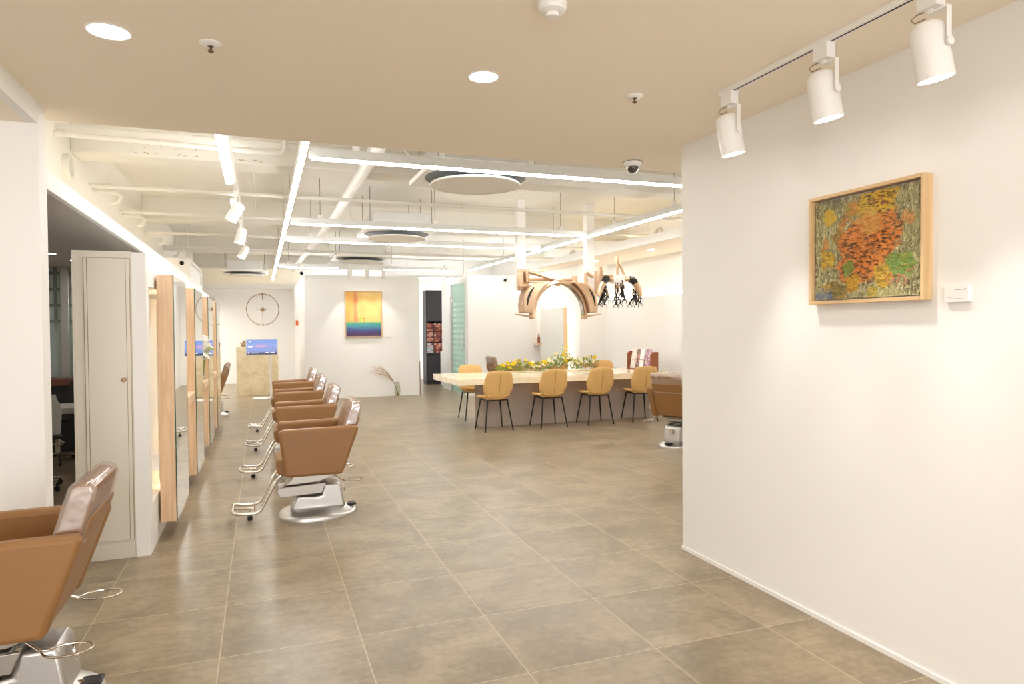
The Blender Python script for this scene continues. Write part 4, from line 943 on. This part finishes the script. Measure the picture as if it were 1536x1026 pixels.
pipe('drain_pipe', [(.97, 4.7, 2.965), (.97, 9.9, 2.96), (.80, 18.4, 2.955)], .056, 'thick white drain pipe running away from us over the cross lights', fittings=(((.97, 6.1, 2.9636), (0, 1, 0)), ((.968, 10.0, 2.96), (0, 1, 0)), ((.898, 13.5, 2.958), (0, 1, 0))), m='white_metal')
pipe('conduit', [(2.6, 14.45, 3.02), (2.6, 14.45, 2.9), (4.2, 14.45, 2.9), (4.2, 14.45, 3.37)], .016, 'thin grey bent conduit above the centre wall', m='alu')
for pts, l in (([(-.05, 7.6, 3.37), (-.05, 7.6, 3.2), (-.05, 10.9, 3.2), (-.05, 10.9, 3.37)], 'thin cream cable conduit beside the lit left track'),):
    pipe('conduit', pts, .012, l)
# electrical boxes on the slab, stains
for x, y, l in ((.75, 8.6, 'small square cream junction box on the slab left of the drain pipe'), (.55, 7.95, 'round cream cover on the slab left of the drain pipe')):
    if 'square' in l: o = MB().box((-.11, -.11, -.08), (.11, .11, 0)).box((-.08, -.08, -.09), (.08, .08, -.08)).build('junction_box', M['slabpaint'], bevel=.004)
    else: o = MB().lathe([(0, -.03), (.08, -.025), (.10, 0), (0, 0)], 24).build('ceiling_cover', M['white_metal'], smooth=True)
    o.location = (x, y, 3.359); tag(o, l, 'box')
sn = MB()
for k in range(46):
    x = rnd.choice((rnd.uniform(-1.15, -.85), rnd.uniform(-.75, -.35), rnd.uniform(-.3, .05))); z = rnd.uniform(3.052, 3.07)
    if rnd.random() < .4: x = rnd.gauss(-.75, .12); z = 3.11 + abs(rnd.gauss(0, .03))
    w = rnd.uniform(.004, .022); sn.box((x, 7.128, z), (x + w, 7.131, z + rnd.uniform(.003, .008)))
o = struct_mb('trim_9', sn, M['dust'])
# round wall sleeves
def sleeve(loc, rz, label):
    t = thing('wall_sleeve', label, 'vent', loc, rz, 'round wall sleeves')
    R_ = Matrix.Rotation(PI / 2, 4, 'Y')
    MB().lathe([(.115, 0), (.115, .05), (.098, .055), (.085, .05), (.085, 0)], 32, mtx=R_).build('ring', M['slabpaint'], t, smooth=True)
    MB().lathe([(0, .012), (.085, .012), (.085, .004), (0, .004)], 32, mtx=R_).build('cap', M['slabpaint'], t)
sleeve((-1.58, 6.95, 2.85), 0, 'round cream pipe sleeve on the left upper wall by the picture edge')
sleeve((6.36, 10.0, 2.98), PI, 'round cream pipe sleeve high on the right, nearer of the two')
sleeve((6.36, 13.4, 2.98), PI, 'round cream pipe sleeve high on the right, farther of the two')
pipe('bracket_post', [(-1.2, 13.4, 2.6), (-1.2, 13.4, 3.35)], .016, 'thin cream hanger rod rising from the white box over the left band', group='ceiling pipes')

# box cameras
def bullet_camera(loc, rz, label):
    t = thing('bullet_camera', label, 'security camera', loc, rz, 'small box cameras')
    MB().lathe([(0, 0), (.05, 0), (.052, -.02), (.04, -.045), (0, -.05)], 20).build('mount', M['white_metal'], t, smooth=True)
    MB().lathe([(0, -.045), (.038, -.045), (.036, -.065), (.02, -.082), (0, -.086)], 20, (0, -.02, 0)).build('dome', M['glossblack'], t, smooth=True)
def wall_camera(loc, label):
    t = thing('bullet_camera', label, 'security camera', loc, 0, 'small box cameras')
    MB().lathe([(0, 0), (.055, 0), (.055, .03), (.04, .05), (0, .05)], 20, mtx=Rx).build('mount', M['white_metal'], t, smooth=True)
    MB().lathe([(0, .05), (.036, .05), (.03, .07), (0, .08)], 20, mtx=Matrix.Rotation(.5, 4, 'X') @ Rx).build('dome', M['glossblack'], t, smooth=True)
wall_camera((-1.19, 12.35, 2.54), 'small dome camera on the white box above the left mirrors')
wall_camera((4.88, 13.7, 2.46), 'small dome camera at the top of the glass door block, left of the hanging post')
wall_camera((.80, 14.60, 2.59), 'small dome camera at the top left corner of the centre wall')

# ------------------------------------------------------------------ hanging posts and hair machines
def post(x, y, z0, label):
    o = MB().box((x - .066, y - .066, z0), (x + .066, y + .066, 3.36)).build('hanging_post', M['white_metal'], bevel=.006); tag(o, label, 'post', 'white hanging posts')
post(3.715, 9.70, 2.0, 'white square post hanging over the table, carrying the arched hair dryer')
post(4.87, 9.70, 1.85, 'white square post hanging over the table, carrying the clamp machine')
hd = thing('hair_processor', 'bronze arched hair dryer hanging from the left white post over the table', 'hair dryer', (4.235, 9.48, 1.60))
def ellip(rx, rz, a0, a1, n): return [(rx * math.cos(a0 + (a1 - a0) * k / n), rz * math.sin(a0 + (a1 - a0) * k / n)) for k in range(n + 1)]
def archshell(a0, a1, ri, ro, y0, y1, n=18, bulge=None):
    b = MB(); rings = []
    for k in range(n + 1):
        u = k / n; a = a0 + (a1 - a0) * u; c_, n_ = math.cos(a), math.sin(a); o_ = ro
        if bulge: o_ = ri + (ro - ri) * bulge(u)
        rings.append([b.bm.verts.new((r * c_ * 1.06, y, r * n_ * 1.24)) for r, y in ((ri, y0), (o_, y0 + .02), (o_, y1 - .02), (ri, y1))])
    for R, Q in zip(rings, rings[1:]):
        for k in range(4): b.bm.faces.new((R[k], R[(k + 1) % 4], Q[(k + 1) % 4], Q[k]))
    b.bm.faces.new(rings[0]); b.bm.faces.new(rings[-1][::-1]); return b
for s_ in (1, -1):
    ang = (lambda q: q) if s_ > 0 else (lambda q: PI - q)
    archshell(ang(-.10), ang(PI / 2 - .04), .385, .435, -.10, .06, 22).build('arch', M['bronze'], hd, bevel=.012)
    bl = lambda u: .80 + .2 * math.sin(min(1., u / .4) * PI / 2) if u < .4 else 1. - .86 * sm((u - .4) / .6)
    archshell(ang(.06), ang(1.16), .437, .60, -.16, .14, 16, bl).build('heater_panel', M['bronze'], hd, bevel=.02, seg=3)
    archshell(ang(.2), ang(.62), .596, .604, -.10, .08, 10).build('panel_grille', M['bronze_dark'], hd)
    archshell(ang(.22), ang(.66), .535, .565, -.164, -.125, 10, lambda u: .3 + .7 * math.sin(PI * u)).build('panel_slot', M['blackmetal'], hd)
    archshell(ang(0.), ang(1.2), .377, .384, -.07, .03, 14).build('heater_strip', M['chrome'], hd)
    MB().prism([(s_ * .44, -.03), (s_ * .68, .015), (s_ * .68, .028), (s_ * .44, -.005)], 1, -.10, .06).build('flange', M['bronze'], hd, bevel=.004)
MB().box((-.05, -.09, .47), (.05, .05, .545)).box((-.04, -.06, .445), (.02, .01, .47)).build('hinge_block', M['bronze'], hd, bevel=.01)
lk = MB().tube([(-.50, .0, .665), (-.50, .0, .50)], .03, 12).tube([(-.50, 0, .665), (-.3, -.04, .60), (.24, -.06, .44)], [.03, .026, .024], 12).tube([(-.47, .04, .545), (.27, .0, .545)], .022, 12).tube([(-.47, .02, .50), (.24, -.03, .505)], .014, 10).tube([(.27, -.02, .41), (.27, -.02, .60)], .04, 14)
lk.build('linkage_arm', M['bronze'], hd, smooth=True)
MB().box((-.60, .06, .38), (-.44, .156, .70)).box((-.64, -.04, .42), (-.57, .08, .63)).build('post_bracket', M['bronze'], hd, bevel=.012)
MB().tube([(.46, -.02, .66), (.46, -.02, .47)], .03, 12).tube([(.46, -.02, .66), (.60, .02, .60)], .028, 12).tube([(.50, 0, .47), (.50, 0, .30)], .006, 6).build('second_arm', M['bronze'], hd, smooth=True)

pmn = thing('clamp_perm_machine', 'bronze hair perm machine with dangling black clamps on the right white post', 'hair machine', (5.31, 9.58, 1.80))
MB().box((-.376, -.06, .14), (-.28, .10, .50)).box((-.36, -.075, .24), (-.30, -.06, .56)).build('post_bracket', M['bronze'], pmn, bevel=.015)
MB().box((-.10, -.08, .31), (.10, .08, .44)).build('hub', M['clear'], pmn, bevel=.015)
MB().tube([(0, 0, .44), (0, 0, .70)], .02, 12).tube([(0, 0, .70), (.0, 0, .74)], .035, 12).tube([(.01, 0, .68), (.15, -.02, .36)], .02, 12).tube([(-.28, .02, .36), (-.1, .02, .36)], .03, 12).tube([(-.28, -.03, .42), (-.08, -.02, .42)], .018, 12).build('support_arm', M['bronze'], pmn, smooth=True)
for s_ in (-1, 1):
    MB().tube([(s_ * .10, -.03, .37), (s_ * .2, -.04, .375)], .036, 12).tube([(s_ * .28, -.06, .32), (s_ * .34, -.07, .22), (s_ * .375, -.08, .10)], [.05, .05, .036], 12).build('side_arm', M['bronze'], pmn, smooth=True)
    MB().tube([(s_ * .19, -.04, .375), (s_ * .235, -.05, .37), (s_ * .27, -.055, .34), (s_ * .285, -.06, .31)], [.052, .056, .056, .054], 14).build('elbow', M['blackmetal'], pmn, smooth=True)
def claw(b, p, s_):
    x, y, z = p
    for k in range(2):
        e = 1 if k else -1; b.tube([(x, y, z), (x + e * .022 * s_, y, z - .012), (x + e * .034 * s_, y, z - .04), (x + e * .020 * s_, y, z - .062)], [.007, .006, .005, .003], 6)
    b.tube([(x, y, z + .035), (x, y, z)], .011, 8)
for cx_, cz, sp, n_ in ((-.27, .20, .15, 13), (.02, .26, .13, 13), (.33, .16, .12, 11)):
    for k in range(n_):
        x0 = cx_ + rnd.uniform(-.5, .5) * sp; y0 = rnd.uniform(-.09, .06); z0 = cz + rnd.uniform(.0, .10); L_ = rnd.uniform(.10, .30) if cz < .25 else rnd.uniform(.16, .36)
        x1 = x0 + rnd.uniform(-.06, .06); z1 = max(-.02, z0 - L_)
        q = MB().tube([(x0, y0, z0), ((x0 + x1) / 2 + rnd.uniform(-.03, .03), y0 - .02, (z0 + z1) / 2), (x1, y0, z1)], .009, 6).build('clamp_cable', M['blackmetal'], pmn, smooth=True)
        b = MB(); claw(b, (x1, y0, z1), 1.25); b.build('clamp', M['blackmetal'], q, smooth=True)
        if k % 2 == 0: MB().tube([(x0, y0, z0 - .04), (x0 + .01, y0 - .01, z0 - .10)], .017, 8).build('clamp_body', M['bronze_dark'], q, smooth=True)

# ------------------------------------------------------------------ world and view
w = bpy.data.worlds.new('world'); bpy.context.scene.world = w; w.use_nodes = True
w.node_tree.nodes['Background'].inputs[0].default_value = (1, 1, 1, 1); w.node_tree.nodes['Background'].inputs[1].default_value = 1.85
s = bpy.context.scene
s.view_settings.view_transform = 'Standard'; s.view_settings.look = 'None'; s.view_settings.gamma = 1; s.view_settings.use_curve_mapping = False
s.view_settings.exposure = 1.55
s.cycles.use_denoising = True; s.cycles.max_bounces = 10; s.cycles.diffuse_bounces = 6; s.cycles.glossy_bounces = 4; s.cycles.transparent_max_bounces = 12
s.cycles.sample_clamp_indirect = 6.
